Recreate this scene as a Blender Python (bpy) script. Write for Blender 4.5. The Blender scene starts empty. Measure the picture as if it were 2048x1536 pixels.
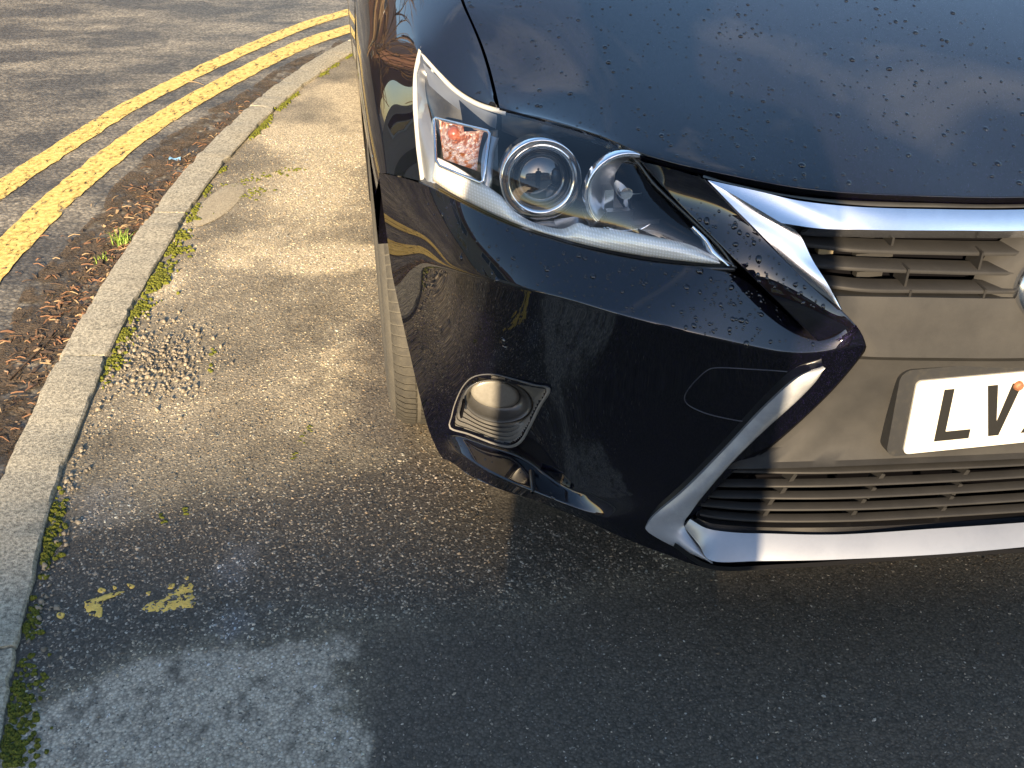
import bpy, bmesh, math, random
import numpy as np
from mathutils import Vector, Matrix
from mathutils.bvhtree import BVHTree

random.seed(7); RNG = np.random.default_rng(11)
SC = bpy.context.scene
COL = SC.collection
R_ = math.radians

# ------------------------------------------------------------------ camera, sky, sun, exposure
PITCH, CAM_H, FPX = R_(33.0), 1.27, 2070.0
cam_d = bpy.data.cameras.new('camera'); cam = bpy.data.objects.new('camera', cam_d); COL.objects.link(cam)
cam.location = (0, 0, CAM_H); cam.rotation_euler = (R_(90) - PITCH, 0, 0)
cam_d.sensor_width = 36; cam_d.lens = 36 * FPX / 2048; cam_d.clip_start = 0.02; cam_d.clip_end = 1500
SC.camera = cam

SUN_EL, SUN_SLEW = R_(19.0), 0.10           # low winter sun behind the photographer
sd = Vector((SUN_SLEW, 1, -math.tan(SUN_EL) * math.hypot(SUN_SLEW, 1))).normalized()   # the way light travels
sun_d = bpy.data.lights.new('sun', 'SUN'); sun = bpy.data.objects.new('sun', sun_d); COL.objects.link(sun)
sun_d.energy = 5.0; sun_d.angle = R_(0.55); sun_d.color = (1.0, 0.89, 0.69)
sun.rotation_euler = sd.to_track_quat('-Z', 'Y').to_euler(); sun.location = (-2, -20, 12)

world = bpy.data.worlds.new('World'); SC.world = world; world.use_nodes = True
wn, wl = world.node_tree.nodes, world.node_tree.links
bg = wn['Background']
sky = wn.new('ShaderNodeTexSky'); sky.sky_type = 'NISHITA'; sky.sun_disc = False
sky.sun_elevation = SUN_EL
sky.sun_rotation = math.atan2(-sd.x, -sd.y)
sky.air_density = 1.0; sky.dust_density = 0.6; sky.ozone_density = 2.0
# thin broken cloud all over the sky
tc = wn.new('ShaderNodeTexCoord'); mp = wn.new('ShaderNodeMapping'); mp.inputs['Scale'].default_value = (1.0, 1.0, 2.6)
nz = wn.new('ShaderNodeTexNoise'); nz.inputs['Scale'].default_value = 2.3; nz.inputs['Detail'].default_value = 8; nz.inputs['Roughness'].default_value = 0.55
rp = wn.new('ShaderNodeValToRGB'); rp.color_ramp.elements[0].position = 0.60; rp.color_ramp.elements[1].position = 0.86
mx = wn.new('ShaderNodeMix'); mx.data_type = 'RGBA'
mx.inputs['B'].default_value = (6.0, 6.4, 7.0, 1)
sc_ = wn.new('ShaderNodeMath'); sc_.operation = 'MULTIPLY'; sc_.inputs[1].default_value = 0.38
wl.new(tc.outputs['Generated'], mp.inputs['Vector']); wl.new(mp.outputs[0], nz.inputs['Vector']); wl.new(nz.outputs[0], rp.inputs[0])
wl.new(rp.outputs[0], sc_.inputs[0]); wl.new(sc_.outputs[0], mx.inputs['Factor']); hs = wn.new('ShaderNodeHueSaturation'); hs.inputs['Saturation'].default_value = 1.18; wl.new(sky.outputs[0], hs.inputs['Color']); wl.new(hs.outputs[0], mx.inputs['A'])
wl.new(mx.outputs['Result'], bg.inputs['Color']); bg.inputs['Strength'].default_value = 0.14
SC.view_settings.view_transform = 'Standard'; SC.view_settings.look = 'None'
SC.view_settings.gamma = 1; SC.view_settings.use_curve_mapping = False
SC.view_settings.exposure = 1.7
SC.view_settings.use_white_balance = True; SC.view_settings.white_balance_temperature = 8500; SC.view_settings.white_balance_tint = 16
SC.render.engine = 'CYCLES'
SC.cycles.max_bounces = 8; SC.cycles.transparent_max_bounces = 12; SC.cycles.caustics_reflective = False; SC.cycles.caustics_refractive = False
SC.cycles.sample_clamp_indirect = 6.0

# ------------------------------------------------------------------ helpers
YAW = R_(9.0); CX, CY = 0.783, 1.157          # where the car's nose stands and how it is turned
cy_, sy_ = math.cos(YAW), math.sin(YAW)
def ray(px, py):
    x = (px - 1024) / FPX; y = (768 - py) / FPX
    return np.array([x, math.cos(PITCH) + y * math.sin(PITCH), -math.sin(PITCH) + y * math.cos(PITCH)])
def to_car(w): a = w[0] - CX; b = w[1] - CY; return np.array([a * cy_ + b * sy_, -a * sy_ + b * cy_, w[2]])
def to_world(l): return np.array([CX + l[0] * cy_ - l[1] * sy_, CY + l[0] * sy_ + l[1] * cy_, l[2]])
CAMC = to_car((0, 0, CAM_H))
def cray(px, py): d = ray(px, py); return np.array([d[0] * cy_ + d[1] * sy_, -d[0] * sy_ + d[1] * cy_, d[2]])
def at(px, py, y):                             # sight line met with the car's own depth y
    d = cray(px, py); return CAMC + d * (y - CAMC[1]) / d[1]
def atz(px, py, z): d = cray(px, py); return CAMC + d * (z - CAMC[2]) / d[2]
def gnd(px, py, z=0.0): d = ray(px, py); t = (z - CAM_H) / d[2]; return np.array([d[0] * t, d[1] * t, z])
def project(w):
    X = np.asarray(w[..., 0]); F = np.asarray(w[..., 1]); Z = np.asarray(w[..., 2]) - CAM_H
    dep = F * math.cos(PITCH) - Z * math.sin(PITCH); up = F * math.sin(PITCH) + Z * math.cos(PITCH)
    return 1024 + FPX * X / dep, 768 - FPX * up / dep

def tag(o, label=None, cat=None, group=None, kind=None):
    if label: o['label'] = label
    if cat: o['category'] = cat
    if group: o['group'] = group
    if kind: o['kind'] = kind
    return o
def empty(name, loc=(0, 0, 0), rz=0.0, parent=None):
    o = bpy.data.objects.new(name, None); COL.objects.link(o); o.location = loc; o.rotation_euler = (0, 0, rz); o.parent = parent
    o.empty_display_size = 0.2
    return o
def build(name, V, F, mat, parent=None, smooth=True, flip=False, mirror=False, autosmooth=None):
    if mirror == 'split':
        build(name, V, F, mat, parent, smooth, True, False, autosmooth); mirror = False
    V = [tuple(map(float, v)) for v in V]; F = [tuple(int(i) for i in f) for f in F]
    if flip: V = [(-v[0], v[1], v[2]) for v in V]; F = [f[::-1] for f in F]
    if mirror:
        n = len(V); V = V + [(-v[0], v[1], v[2]) for v in V]; F = F + [tuple(i + n for i in f[::-1]) for f in F]
    me = bpy.data.meshes.new(name); me.from_pydata(V, [], F)
    bm = bmesh.new(); bm.from_mesh(me); bmesh.ops.remove_doubles(bm, verts=bm.verts, dist=1e-5)
    bmesh.ops.recalc_face_normals(bm, faces=bm.faces) if autosmooth == 'recalc' else None
    bm.to_mesh(me); bm.free()
    me.materials.append(mat)
    if smooth: me.polygons.foreach_set('use_smooth', [True] * len(me.polygons))
    o = bpy.data.objects.new(name, me); COL.objects.link(o); o.parent = parent
    if autosmooth not in (None, 'recalc'): me.set_sharp_from_angle(angle=R_(autosmooth))
    return o
def cr(pts, n, closed=False):                  # Catmull-Rom through points, resampled evenly
    p = np.array(pts, float)
    if closed: q = np.vstack([p[-1], p, p[0], p[1]])
    else: q = np.vstack([2 * p[0] - p[1], p, 2 * p[-1] - p[-2]])
    out = []
    for i in range(1, len(q) - 2):
        for k in range(24):
            t = k / 24; a, b, c, d = q[i - 1], q[i], q[i + 1], q[i + 2]
            out.append(.5 * (2 * b + (c - a) * t + (2 * a - 5 * b + 4 * c - d) * t * t + (3 * b - a - 3 * c + d) * t ** 3))
    out.append(q[-2]); out = np.array(out)
    L = np.r_[0, np.cumsum(np.linalg.norm(np.diff(out, axis=0), axis=1))]
    s = np.linspace(0, L[-1], n, endpoint=not closed)
    return np.stack([np.interp(s, L, out[:, k]) for k in range(out.shape[1])], 1)
def pl(pts, n):                                # plain polyline resample
    p = np.array(pts, float); L = np.r_[0, np.cumsum(np.linalg.norm(np.diff(p, axis=0), axis=1))]
    s = np.linspace(0, L[-1], n); return np.stack([np.interp(s, L, p[:, k]) for k in range(p.shape[1])], 1)
def grid(rows):                                # rows: list of equal-length point arrays
    r = len(rows); c = len(rows[0]); V = [v for row in rows for v in row]
    F = [(i * c + j, i * c + j + 1, (i + 1) * c + j + 1, (i + 1) * c + j) for i in range(r - 1) for j in range(c - 1)]
    return V, F
def strip(a, b, m=6, bulge=0.0, bdir=(0, -1, 0), skirt=None, skirt2=None):
    """sheet lofted between two curves, puffed out by bulge, with a returned edge of real depth"""
    a = np.array(a); b = np.array(b); bd = np.array(bdir, float); bd /= np.linalg.norm(bd)
    rows = [a + (b - a) * (i / m) + bd * bulge * (1 - (2 * i / m - 1) ** 2) for i in range(m + 1)]
    if skirt is not None:
        s = np.array(skirt, float)
        rows = [rows[0] + s] + rows + [rows[-1] + (s if skirt2 is None else np.array(skirt2, float))]
        rows = [np.vstack([r[0] + s, r, r[-1] + s]) for r in rows]
    return grid(rows)
def join(*parts):
    V, F = [], []
    for v, f in parts:
        n = len(V); V += list(v); F += [tuple(i + n for i in q) for q in f]
    return V, F
def box(c, s, rot=None):
    c = np.array(c); V = [np.array([x, y, z]) * np.array(s) / 2 for x in (-1, 1) for y in (-1, 1) for z in (-1, 1)]
    if rot is not None: V = [np.array(rot @ Vector(v)) for v in V]
    V = [v + c for v in V]
    return V, [(0, 1, 3, 2), (4, 6, 7, 5), (0, 4, 5, 1), (2, 3, 7, 6), (0, 2, 6, 4), (1, 5, 7, 3)]
def revolve(profile, c, axis, n=40, up=(0, 0, 1)):
    """profile: (radius, distance along axis)"""
    ax = Vector(axis).normalized(); u = Vector(up).cross(ax).normalized(); w = ax.cross(u)
    rows = []
    for r, d in profile:
        rows.append([np.array(Vector(c) + ax * d + (u * math.cos(2 * math.pi * k / n) + w * math.sin(2 * math.pi * k / n)) * r) for k in range(n + 1)])
    return grid(rows)
def tube(pts, r, n=8, taper=None):
    p = [Vector(q) for q in pts]; rows = []
    for i, q in enumerate(p):
        t = (p[min(i + 1, len(p) - 1)] - p[max(i - 1, 0)]).normalized()
        u = t.cross(Vector((0.013, 0.02, 1)) if abs(t.z) < .9 else Vector((1, 0.02, 0))).normalized(); w = t.cross(u)
        rr = r if taper is None else r * (1 + (taper - 1) * i / (len(p) - 1))
        rows.append([np.array(q + (u * math.cos(2 * math.pi * k / n) + w * math.sin(2 * math.pi * k / n)) * rr) for k in range(n + 1)])
    return grid(rows)

# ------------------------------------------------------------------ materials
MATS = {}
def mat(name, color=(.5, .5, .5), rough=.5, metal=0.0, coat=0.0, coat_r=.03, spec=.5, noise=None, bump=None, emit=None):
    if name in MATS: return MATS[name]
    m = bpy.data.materials.new(name); m.use_nodes = True; n = m.node_tree.nodes; l = m.node_tree.links; b = n['Principled BSDF']
    b.inputs['Base Color'].default_value = (*color, 1); b.inputs['Roughness'].default_value = rough; b.inputs['Metallic'].default_value = metal
    b.inputs['Coat Weight'].default_value = coat; b.inputs['Coat Roughness'].default_value = coat_r; b.inputs['Specular IOR Level'].default_value = spec
    tco = n.new('ShaderNodeTexCoord')
    if noise:                                   # (scale, other colour, low, high)
        t = n.new('ShaderNodeTexNoise'); t.inputs['Scale'].default_value = noise[0]; t.inputs['Detail'].default_value = 6; t.inputs['Roughness'].default_value = .65
        r = n.new('ShaderNodeValToRGB'); r.color_ramp.elements[0].position = noise[2]; r.color_ramp.elements[1].position = noise[3]
        r.color_ramp.elements[0].color = (*color, 1); r.color_ramp.elements[1].color = (*noise[1], 1)
        l.new(tco.outputs['Object'], t.inputs['Vector']); l.new(t.outputs[0], r.inputs[0]); l.new(r.outputs[0], b.inputs['Base Color'])
    if bump:                                    # (scale, strength, distance)
        t2 = n.new('ShaderNodeTexNoise'); t2.inputs['Scale'].default_value = bump[0]; t2.inputs['Detail'].default_value = 4
        bp = n.new('ShaderNodeBump'); bp.inputs['Strength'].default_value = bump[1]; bp.inputs['Distance'].default_value = bump[2]
        l.new(tco.outputs['Object'], t2.inputs['Vector']); l.new(t2.outputs[0], bp.inputs['Height']); l.new(bp.outputs[0], b.inputs['Normal'])
    MATS[name] = m; return m
def nodes(m): return m.node_tree.nodes, m.node_tree.links, m.node_tree.nodes['Principled BSDF']

def paint_mat():
    m = mat('car_paint', (.002, .002, .007), .30, .0, 1.0, .015)
    n, l, b = nodes(m)
    tco = n.new('ShaderNodeTexCoord'); v = n.new('ShaderNodeTexVoronoi'); v.inputs['Scale'].default_value = 1100
    l.new(tco.outputs['Object'], v.inputs['Vector'])
    sep = n.new('ShaderNodeSeparateColor'); l.new(v.outputs['Color'], sep.inputs[0])
    r = n.new('ShaderNodeValToRGB'); e = r.color_ramp.elements
    e[0].position = .0; e[0].color = (.0012, .0012, .003, 1); e[1].position = 1; e[1].color = (.010, .008, .040, 1)
    k = e.new(.90); k.color = (.0015, .0015, .004, 1)
    l.new(sep.outputs[0], r.inputs[0]); l.new(r.outputs[0], b.inputs['Base Color'])
    # flakes lie at slightly different angles under the clear coat
    vm = n.new('ShaderNodeVectorMath'); vm.operation = 'SUBTRACT'; vm.inputs[1].default_value = (.5, .5, .5)
    vs = n.new('ShaderNodeVectorMath'); vs.operation = 'SCALE'; vs.inputs['Scale'].default_value = .22
    g = n.new('ShaderNodeNewGeometry'); va = n.new('ShaderNodeVectorMath'); va.operation = 'ADD'; vn = n.new('ShaderNodeVectorMath'); vn.operation = 'NORMALIZE'
    l.new(v.outputs['Color'], vm.inputs[0]); l.new(vm.outputs[0], vs.inputs[0]); l.new(vs.outputs[0], va.inputs[0]); l.new(g.outputs['Normal'], va.inputs[1])
    l.new(va.outputs[0], vn.inputs[0]); l.new(vn.outputs[0], b.inputs['Normal'])
    b.inputs['Metallic'].default_value = .35; b.inputs['Specular IOR Level'].default_value = 0.0
    # a film of road dust with streaks in the coat's gloss
    t = n.new('ShaderNodeTexNoise'); t.inputs['Scale'].default_value = 9; t.inputs['Detail'].default_value = 8
    cr_ = n.new('ShaderNodeMapRange'); cr_.inputs['From Min'].default_value = .35; cr_.inputs['From Max'].default_value = .75; cr_.inputs['To Min'].default_value = .008; cr_.inputs['To Max'].default_value = .022
    l.new(tco.outputs['Object'], t.inputs['Vector']); l.new(t.outputs[0], cr_.inputs[0]); l.new(cr_.outputs[0], b.inputs['Coat Roughness'])
    b.inputs['Coat IOR'].default_value = 1.70
    # dust film
    d = n.new('ShaderNodeBsdfDiffuse'); d.inputs['Color'].default_value = (.25, .25, .265, 1)
    mr = n.new('ShaderNodeMapRange'); mr.inputs['From Min'].default_value = .3; mr.inputs['From Max'].default_value = .8; mr.inputs['To Min'].default_value = .011; mr.inputs['To Max'].default_value = .017
    up = n.new('ShaderNodeSeparateXYZ'); l.new(g.outputs['Normal'], up.inputs[0]); upr = n.new('ShaderNodeMapRange'); upr.inputs['From Min'].default_value = .15; upr.inputs['From Max'].default_value = .95; upr.inputs['To Min'].default_value = .02; l.new(up.outputs['Z'], upr.inputs[0])
    dm = n.new('ShaderNodeMath'); dm.operation = 'MULTIPLY'; l.new(t.outputs[0], mr.inputs[0]); l.new(mr.outputs[0], dm.inputs[0]); l.new(upr.outputs[0], dm.inputs[1])
    ms = n.new('ShaderNodeMixShader'); l.new(dm.outputs[0], ms.inputs[0]); l.new(b.outputs[0], ms.inputs[1]); l.new(d.outputs[0], ms.inputs[2])
    l.new(ms.outputs[0], n['Material Output'].inputs['Surface'])
    return m
def clear_mat(name, ior=1.5, tint=(1, 1, 1), rough=0.0):
    m = bpy.data.materials.new(name); m.use_nodes = True; n = m.node_tree.nodes; l = m.node_tree.links; n.remove(n['Principled BSDF'])
    tr = n.new('ShaderNodeBsdfTransparent'); tr.inputs[0].default_value = (*tint, 1)
    gl = n.new('ShaderNodeBsdfGlossy'); gl.inputs['Roughness'].default_value = rough; gl.inputs['Color'].default_value = (1, 1, 1, 1)
    g = n.new('ShaderNodeNewGeometry'); dt = n.new('ShaderNodeVectorMath'); dt.operation = 'DOT_PRODUCT'; l.new(g.outputs['Normal'], dt.inputs[0]); l.new(g.outputs['Incoming'], dt.inputs[1])
    ab = n.new('ShaderNodeMath'); ab.operation = 'ABSOLUTE'; l.new(dt.outputs['Value'], ab.inputs[0]); om = n.new('ShaderNodeMath'); om.operation = 'SUBTRACT'; om.inputs[0].default_value = 1; l.new(ab.outputs[0], om.inputs[1])
    pw = n.new('ShaderNodeMath'); pw.operation = 'POWER'; pw.inputs[1].default_value = 5; l.new(om.outputs[0], pw.inputs[0]); r0 = ((ior - 1) / (ior + 1)) ** 2 * 1.6
    fr = n.new('ShaderNodeMath'); fr.operation = 'MULTIPLY_ADD'; fr.inputs[1].default_value = 1 - r0; fr.inputs[2].default_value = r0; l.new(pw.outputs[0], fr.inputs[0]); ms = n.new('ShaderNodeMixShader')
    l.new(fr.outputs[0], ms.inputs[0]); l.new(tr.outputs[0], ms.inputs[1]); l.new(gl.outputs[0], ms.inputs[2]); l.new(ms.outputs[0], n['Material Output'].inputs[0])
    MATS[name] = m; return m

PAINT = paint_mat()
CHROME = mat('satin_chrome', (.70, .73, .78), .22, 1.0, noise=(30, (.62, .65, .70), .4, .8))
SILVER = mat('silver_paint', (.26, .28, .31), .36, .6, .4, .15, noise=(14, (.22, .24, .27), .45, .75))
PRIMER = mat('scuffed_grey_trim', (.27, .29, .32), .36, .3, .35, .15, noise=(22, (.40, .43, .46), .45, .75))
PLASTIC = mat('dusty_grey_plastic', (.020, .0205, .0215), .65, spec=.2, noise=(16, (.031, .0312, .0315), .35, .75), bump=(900, .25, .0006))
SLAT = mat('grille_plastic', (.014, .0142, .015), .55, spec=.2, noise=(20, (.020, .020, .0205), .35, .75))
DARK = mat('dark_cavity', (.004, .004, .005), .9, spec=0)
BLACK = mat('black_trim', (.008, .008, .009), .28, 0, .4)
RUBBER = mat('seal_rubber', (.05, .048, .042), .6, noise=(25, (.10, .092, .075), .35, .75))
LENS = clear_mat('clear_lens', 1.5)
WATER = mat('water_drop', (.002, .003, .007), .04, 0, 0, 0, .7)
MIRROR = mat('reflector_chrome', (.78, .80, .83), .10, 1.0)
BEZEL = mat('headlight_bezel', (.34, .36, .38), .28, .75)
AMBER = mat('amber_reflector', (.80, .66, .60), .18, .8, noise=(110, (.50, .15, .045), .44, .56), bump=(260, 1.0, .004))

# ------------------------------------------------------------------ the car body
car = empty('car', (CX, CY, 0), YAW)
tag(car, 'black navy metallic hatchback parked half on the pavement, front corner beaded with rain', 'car')

def cage(rows, mat_, name, creases=(), level=4, cut=None, keep_edges=True):
    """subdivided control cage -> fair body panel; creases: list of (row index, weight)"""
    V, F = grid([np.array(r) for r in rows]); me = bpy.data.meshes.new(name); me.from_pydata([tuple(v) for v in V], [], F); me.update()
    c = len(rows[0]); cre = me.attributes.new('crease_edge', 'FLOAT', 'EDGE')
    for e in me.edges:
        a, b = e.vertices; w = 0
        if a // c == b // c:
            for r, wt in creases:
                if a // c == r: w = wt(min(a % c, b % c)) if callable(wt) else wt
        cre.data[e.index].value = w
    o = bpy.data.objects.new('tmp', me); COL.objects.link(o); md = o.modifiers.new('s', 'SUBSURF'); md.levels = level; md.render_levels = level; md.boundary_smooth = 'PRESERVE_CORNERS'
    dg = bpy.context.evaluated_depsgraph_get(); ev = o.evaluated_get(dg); m2 = bpy.data.meshes.new_from_object(ev)
    V = np.array([v.co[:] for v in m2.vertices]); F = [tuple(p.vertices) for p in m2.polygons]
    bpy.data.objects.remove(o); bpy.data.meshes.remove(me); bpy.data.meshes.remove(m2)
    return V, F

def cages(grids, level=3, sharp=()):
    V, F = join(*[grid([np.array(r) for r in g]) for g in grids]); me = bpy.data.meshes.new('t'); me.from_pydata([tuple(v) for v in V], [], F)
    bm = bmesh.new(); bm.from_mesh(me); bmesh.ops.remove_doubles(bm, verts=bm.verts, dist=4e-4); bm.to_mesh(me); bm.free()
    cv = me.attributes.new('crease_vert', 'FLOAT', 'POINT')
    for v in me.vertices:
        if any(np.linalg.norm(np.array(v.co) - q) < 1e-3 for q in sharp): cv.data[v.index].value = 1.0
    o = bpy.data.objects.new('tmp', me); COL.objects.link(o); md = o.modifiers.new('s', 'SUBSURF'); md.levels = level; md.render_levels = level; md.boundary_smooth = 'PRESERVE_CORNERS'
    m2 = bpy.data.meshes.new_from_object(o.evaluated_get(bpy.context.evaluated_depsgraph_get()))
    V = np.array([v.co[:] for v in m2.vertices]); F = [tuple(p.vertices) for p in m2.polygons]; bpy.data.objects.remove(o); return V, F
# bumper control cage: columns from the wheel arch to the grille, rows from the headlight down
#        A top edge        A2 shelf          B crease          B2 below          C1               C2               D shelf back     E lip edge        F bottom
BC = [
 [(757,345,.565),(768,430,.545),(783,540,.52),(785,556,.515),(828,745,.455),(853,850,.425),(866,882,.415),(876,903,.405),(886,918,.405)],
 [(838,362,.452),(836,440,.438),(838,528,.428),(842,544,.428),(868,740,.402),(888,845,.392),(894,868,.388),(896,898,.378),(902,922,.380)],
 [(905,396,.368),(893,460,.340),(897,534,.318),(900,549,.320),(920,740,.335),(925,850,.360),(925,872,.368),(922,908,.330),(932,946,.338)],
 [(971,431,.302),(955,495,.270),(955,551,.247),(957,566,.250),(968,745,.280),(972,865,.315),(975,894,.328),(962,938,.278),(968,965,.290)],
 [(1039,460,.250),(1020,520,.217),(1015,569,.197),(1016,585,.201),(1025,757,.235),(1030,870,.270),(1030,905,.288),(1012,962,.232),(1016,984,.247)],
 [(1107,482,.207),(1085,540,.174),(1075,584,.152),(1075,601,.157),(1080,765,.195),(1080,880,.228),(1072,932,.245),(1060,980,.195),(1065,998,.212)],
 [(1176,501,.172),(1155,556,.140),(1140,598,.117),(1140,615,.122),(1140,770,.157),(1135,890,.185),(1118,970,.190),(1112,1001,.163),(1117,1019,.178)],
 [(1278,522,.131),(1252,582,.098),(1230,627,.075),(1229,645,.080),(1225,780,.117),(1200,900,.145),(1180,1000,.148),(1170,1024,.138),(1175,1042,.148)],
 [(1381,534,.096),(1355,598,.066),(1330,653,.044),(1328,671,.049),(1310,795,.085),(1275,905,.110),(1245,1000,.117),(1226,1043,.114),(1236,1071,.120)],
 [(1473,540,.074),(1452,614,.046),(1430,678,.026),(1428,696,.031),(1395,800,.064),(1340,905,.088),(1300,980,.099),(1270,1046,.099),(1290,1093,.098)],
 [(1552,612,.052),(1545,656,.032),(1522,698,.016),(1516,716,.021),(1470,805,.048),(1395,905,.074),(1345,970,.085),(1300,1046,.090),(1330,1108,.080)],
 [(1635,684,.026),(1625,692,.020),(1612,712,.012),(1606,728,.014),(1545,805,.034),(1450,905,.060),(1390,965,.075),(1335,1050,.085),(1380,1127,.064)],
 [(1712,650,.010),(1724,668,.004),(1731,689,.002),(1725,710,.006),(1650,797,.024),(1530,904,.047),(1440,957,.066),(1372,1062,.078),(1423,1139,.052)],
]
rowsB = [[at(*BC[c][r]) for c in range(len(BC))] for r in range(9)]
bumpV, bumpF = cage(rowsB, PAINT, 'b', creases=[(2, lambda c: 0 if c < 1 else (.35 if c < 3 else .62)), (6, lambda c: .55 if 1 <= c < 7 else 0), (7, lambda c: .8 if 1 <= c < 8 else .3)], level=4)
bumpBVH = BVHTree.FromPolygons([tuple(v) for v in bumpV], bumpF)
def onB(px, py, off=0.0, fall=.2):              # sight line met with the bumper skin, moved off along the car's axis
    h = bumpBVH.ray_cast(Vector(CAMC), Vector(cray(px, py)).normalized())
    p = np.array(h[0]) if h[0] is not None else at(px, py, fall)
    return p + np.array([0, off, 0])
def inside(poly, x, y):
    c = False; j = len(poly) - 1
    for i in range(len(poly)):
        xi, yi = poly[i][:2]; xj, yj = poly[j][:2]
        if (yi > y) != (yj > y) and x < (xj - xi) * (y - yi) / (yj - yi) + xi: c = not c
        j = i
    return c
FOG = [(899,856),(902,832),(909,806),(925,772),(948,752),(987,748),(1033,759),(1070,769),(1101,777),(1082,812),(1059,857),(1043,883),(1023,894),(994,890),(935,868)]
fc = np.mean(np.array(FOG), 0); FOGI = [tuple(fc + (np.array(q) - fc) * .90) for q in FOG]
Vw = np.array([to_world(v) for v in bumpV]); PX, PY = project(Vw)
bumpF = [f for f in bumpF if not inside(FOGI, PX[list(f)].mean(), PY[list(f)].mean())]
# the raised strip that runs from the bonnet down to the point of the grille
SL = [(1279,323,.205),(1340,392,.160),(1408,457,.104),(1476,528,.056),(1552,601,.031),(1606,655,.021),(1635,684,.019)]
SR = [(1410,359,.125),(1470,419,.096),(1525,473,.070),(1582,531,.047),(1642,585,.030),(1688,623,.018),(1712,650,.010)]
L3 = [at(*q) for q in SL]; R3 = [at(*q) for q in SR]
mid = lambda k: [a + (b - a) * k + np.array([0, -.003 * 4 * k * (1 - k), .003 * 4 * k * (1 - k)]) for a, b in zip(L3, R3)]
inn = [l + np.array([.012, .030, -.006]) for l in L3]; out = [r + np.array([-.006, .035, 0]) for r in R3]
sV, sF = cage([inn, L3, mid(.33), mid(.67), R3, out], PAINT, 's', creases=[(1, .75), (4, .75)], level=4)
# returned lower edge and inner edge of the bumper skin so that it has depth
def fold(curve, d1, n=60): c = cr(curve, n); return grid([c, c + np.array(d1)])
edge12 = [rowsB[r][12] for r in range(9)]
bV, bF = join((bumpV, bumpF), (sV, sF), fold([rowsB[8][c] for c in range(13)], (0, .10, .012), 90))
bumper = build('bumper', bV, bF, PAINT, car, mirror=True)
tag(bumper, 'glossy black navy front bumper with a folded shelf under the headlight')
# black backing behind the skin's inner edge and the wheel arch
eV = grid([cr(edge12, 60), cr(edge12, 60) + np.array([-.008, .05, 0])])
build('bumper_return', eV[0], eV[1], BLACK, car, mirror='split')

# ------------------------------------------------------------------ bonnet
HE = [(999,216,.400),(1066,233,.347),(1157,256,.288),(1227,280,.243),(1275,306,.207),(1340,325,.174),(1406,340,.148),(1523,363,.114),(1601,379,.096),(1690,386.5,.080),(1796,391,.069),(1920,394,.062),(2048,395.5,.058)]
he = [at(*q) for q in HE]; he.append(np.array([0, .052, he[-1][2] + .001]))
he = cr(he, 15)
seam = [at(999,216,.400), at(985,150,.485), at(965,85,.575), at(940,28,.652), at(922,-6,.70), np.array([-.752,.85,.915]), np.array([-.735,1.0,.938]), np.array([-.72,1.16,.958])]
def hood_z(x, y): return .785 + .300 * (y - .10) - .085 * max(0, y - .10) ** 2 - .030 * (abs(x) / .75) ** 3
rows = [he + np.array([0, .012, -.016]), he]
for k, (yy) in enumerate((.012, .06, .15, .28, .42, .56, .72, .9, 1.12)):
    row = []
    for j in range(15):
        u = j / 14; e = he[j]
        yb = e[1] + (1.16 - e[1]) * (yy / 1.12)                       # march each column to the rear
        s = np.array(cr(seam, 60)); i = np.argmin(abs(s[:, 1] - yb)); xs = s[i, 0]; zs = s[i, 2]
        x = e[0] + (xs / he[0][0] * e[0] - e[0])
        w = min(1, max(0, (yb - e[1]) / .42)); w = w * w * (3 - 2 * w)
        zc = e[2] + (.30 * (yb - e[1]) - .06 * (yb - e[1]) ** 2)       # rises from its own edge
        zt = hood_z(x, yb) if True else 0
        edge = (abs(x / xs)) ** 6 if abs(xs) > 0 else 0
        z = (1 - w) * zc + w * zt; z = z * (1 - edge) + (zs) * edge
        row.append(np.array([x, yb, z]))
    rows.append(np.array(row))
hV, hF = cage(rows, PAINT, 'h', creases=[(1, .7)], level=3)
hood = build('bonnet', hV, hF, PAINT, car, mirror=True)
tag(hood, 'dark bonnet reflecting blue sky, dotted with raindrops')
hood_bvh = BVHTree.FromPolygons([tuple(v) for v in hV], hF)
# turned-down side edge at the shut line
sc1 = np.array([r[0] for r in rows[1:]]); c = cr(sc1, 50); e2 = grid([c, c + np.array([.006, 0, -.02])]); build('bonnet_edge', e2[0], e2[1], PAINT, hood, mirror='split')

# ------------------------------------------------------------------ front wing
hl_up = [(838,99,.620),(864,129,.575),(905,173,.510),(949,202,.455),(997,218,.402)]
wS = [s + np.array([-.0045, 0, -.001]) for s in [at(999,217,.401), at(985,150,.485), at(965,85,.575), at(940,28,.652), at(922,-6,.70)]]
hU = [at(*q) + np.array([-.001, 0, .002]) for q in hl_up]
top_rows = []
for s, hq in zip(wS, [hU[4], hU[3], hU[2], hU[1], hU[0]]):
    top_rows.append([s, s + (hq - s) * .33 + np.array([0, 0, .004]), s + (hq - s) * .67 + np.array([0, 0, .004]), hq])
side = [
 [at(840,362,.452), at(806,353,.496), at(776,347,.538), at(759,344,.566), np.array([-.926,.60,.60])],
 [at(826,250,.515), at(797,246,.560), at(765,243,.610), at(738,243,.660), np.array([-.931,.68,.65])],
 [at(823,150,.580), at(794,148,.630), at(757,147,.690), at(724,147,.760), np.array([-.934,.77,.67])],
 [at(836,98,.622), at(795,88,.690), at(752,82,.760), at(718,82,.850), np.array([-.936,.87,.68])],
]
side[3][0] = hU[0]
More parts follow.
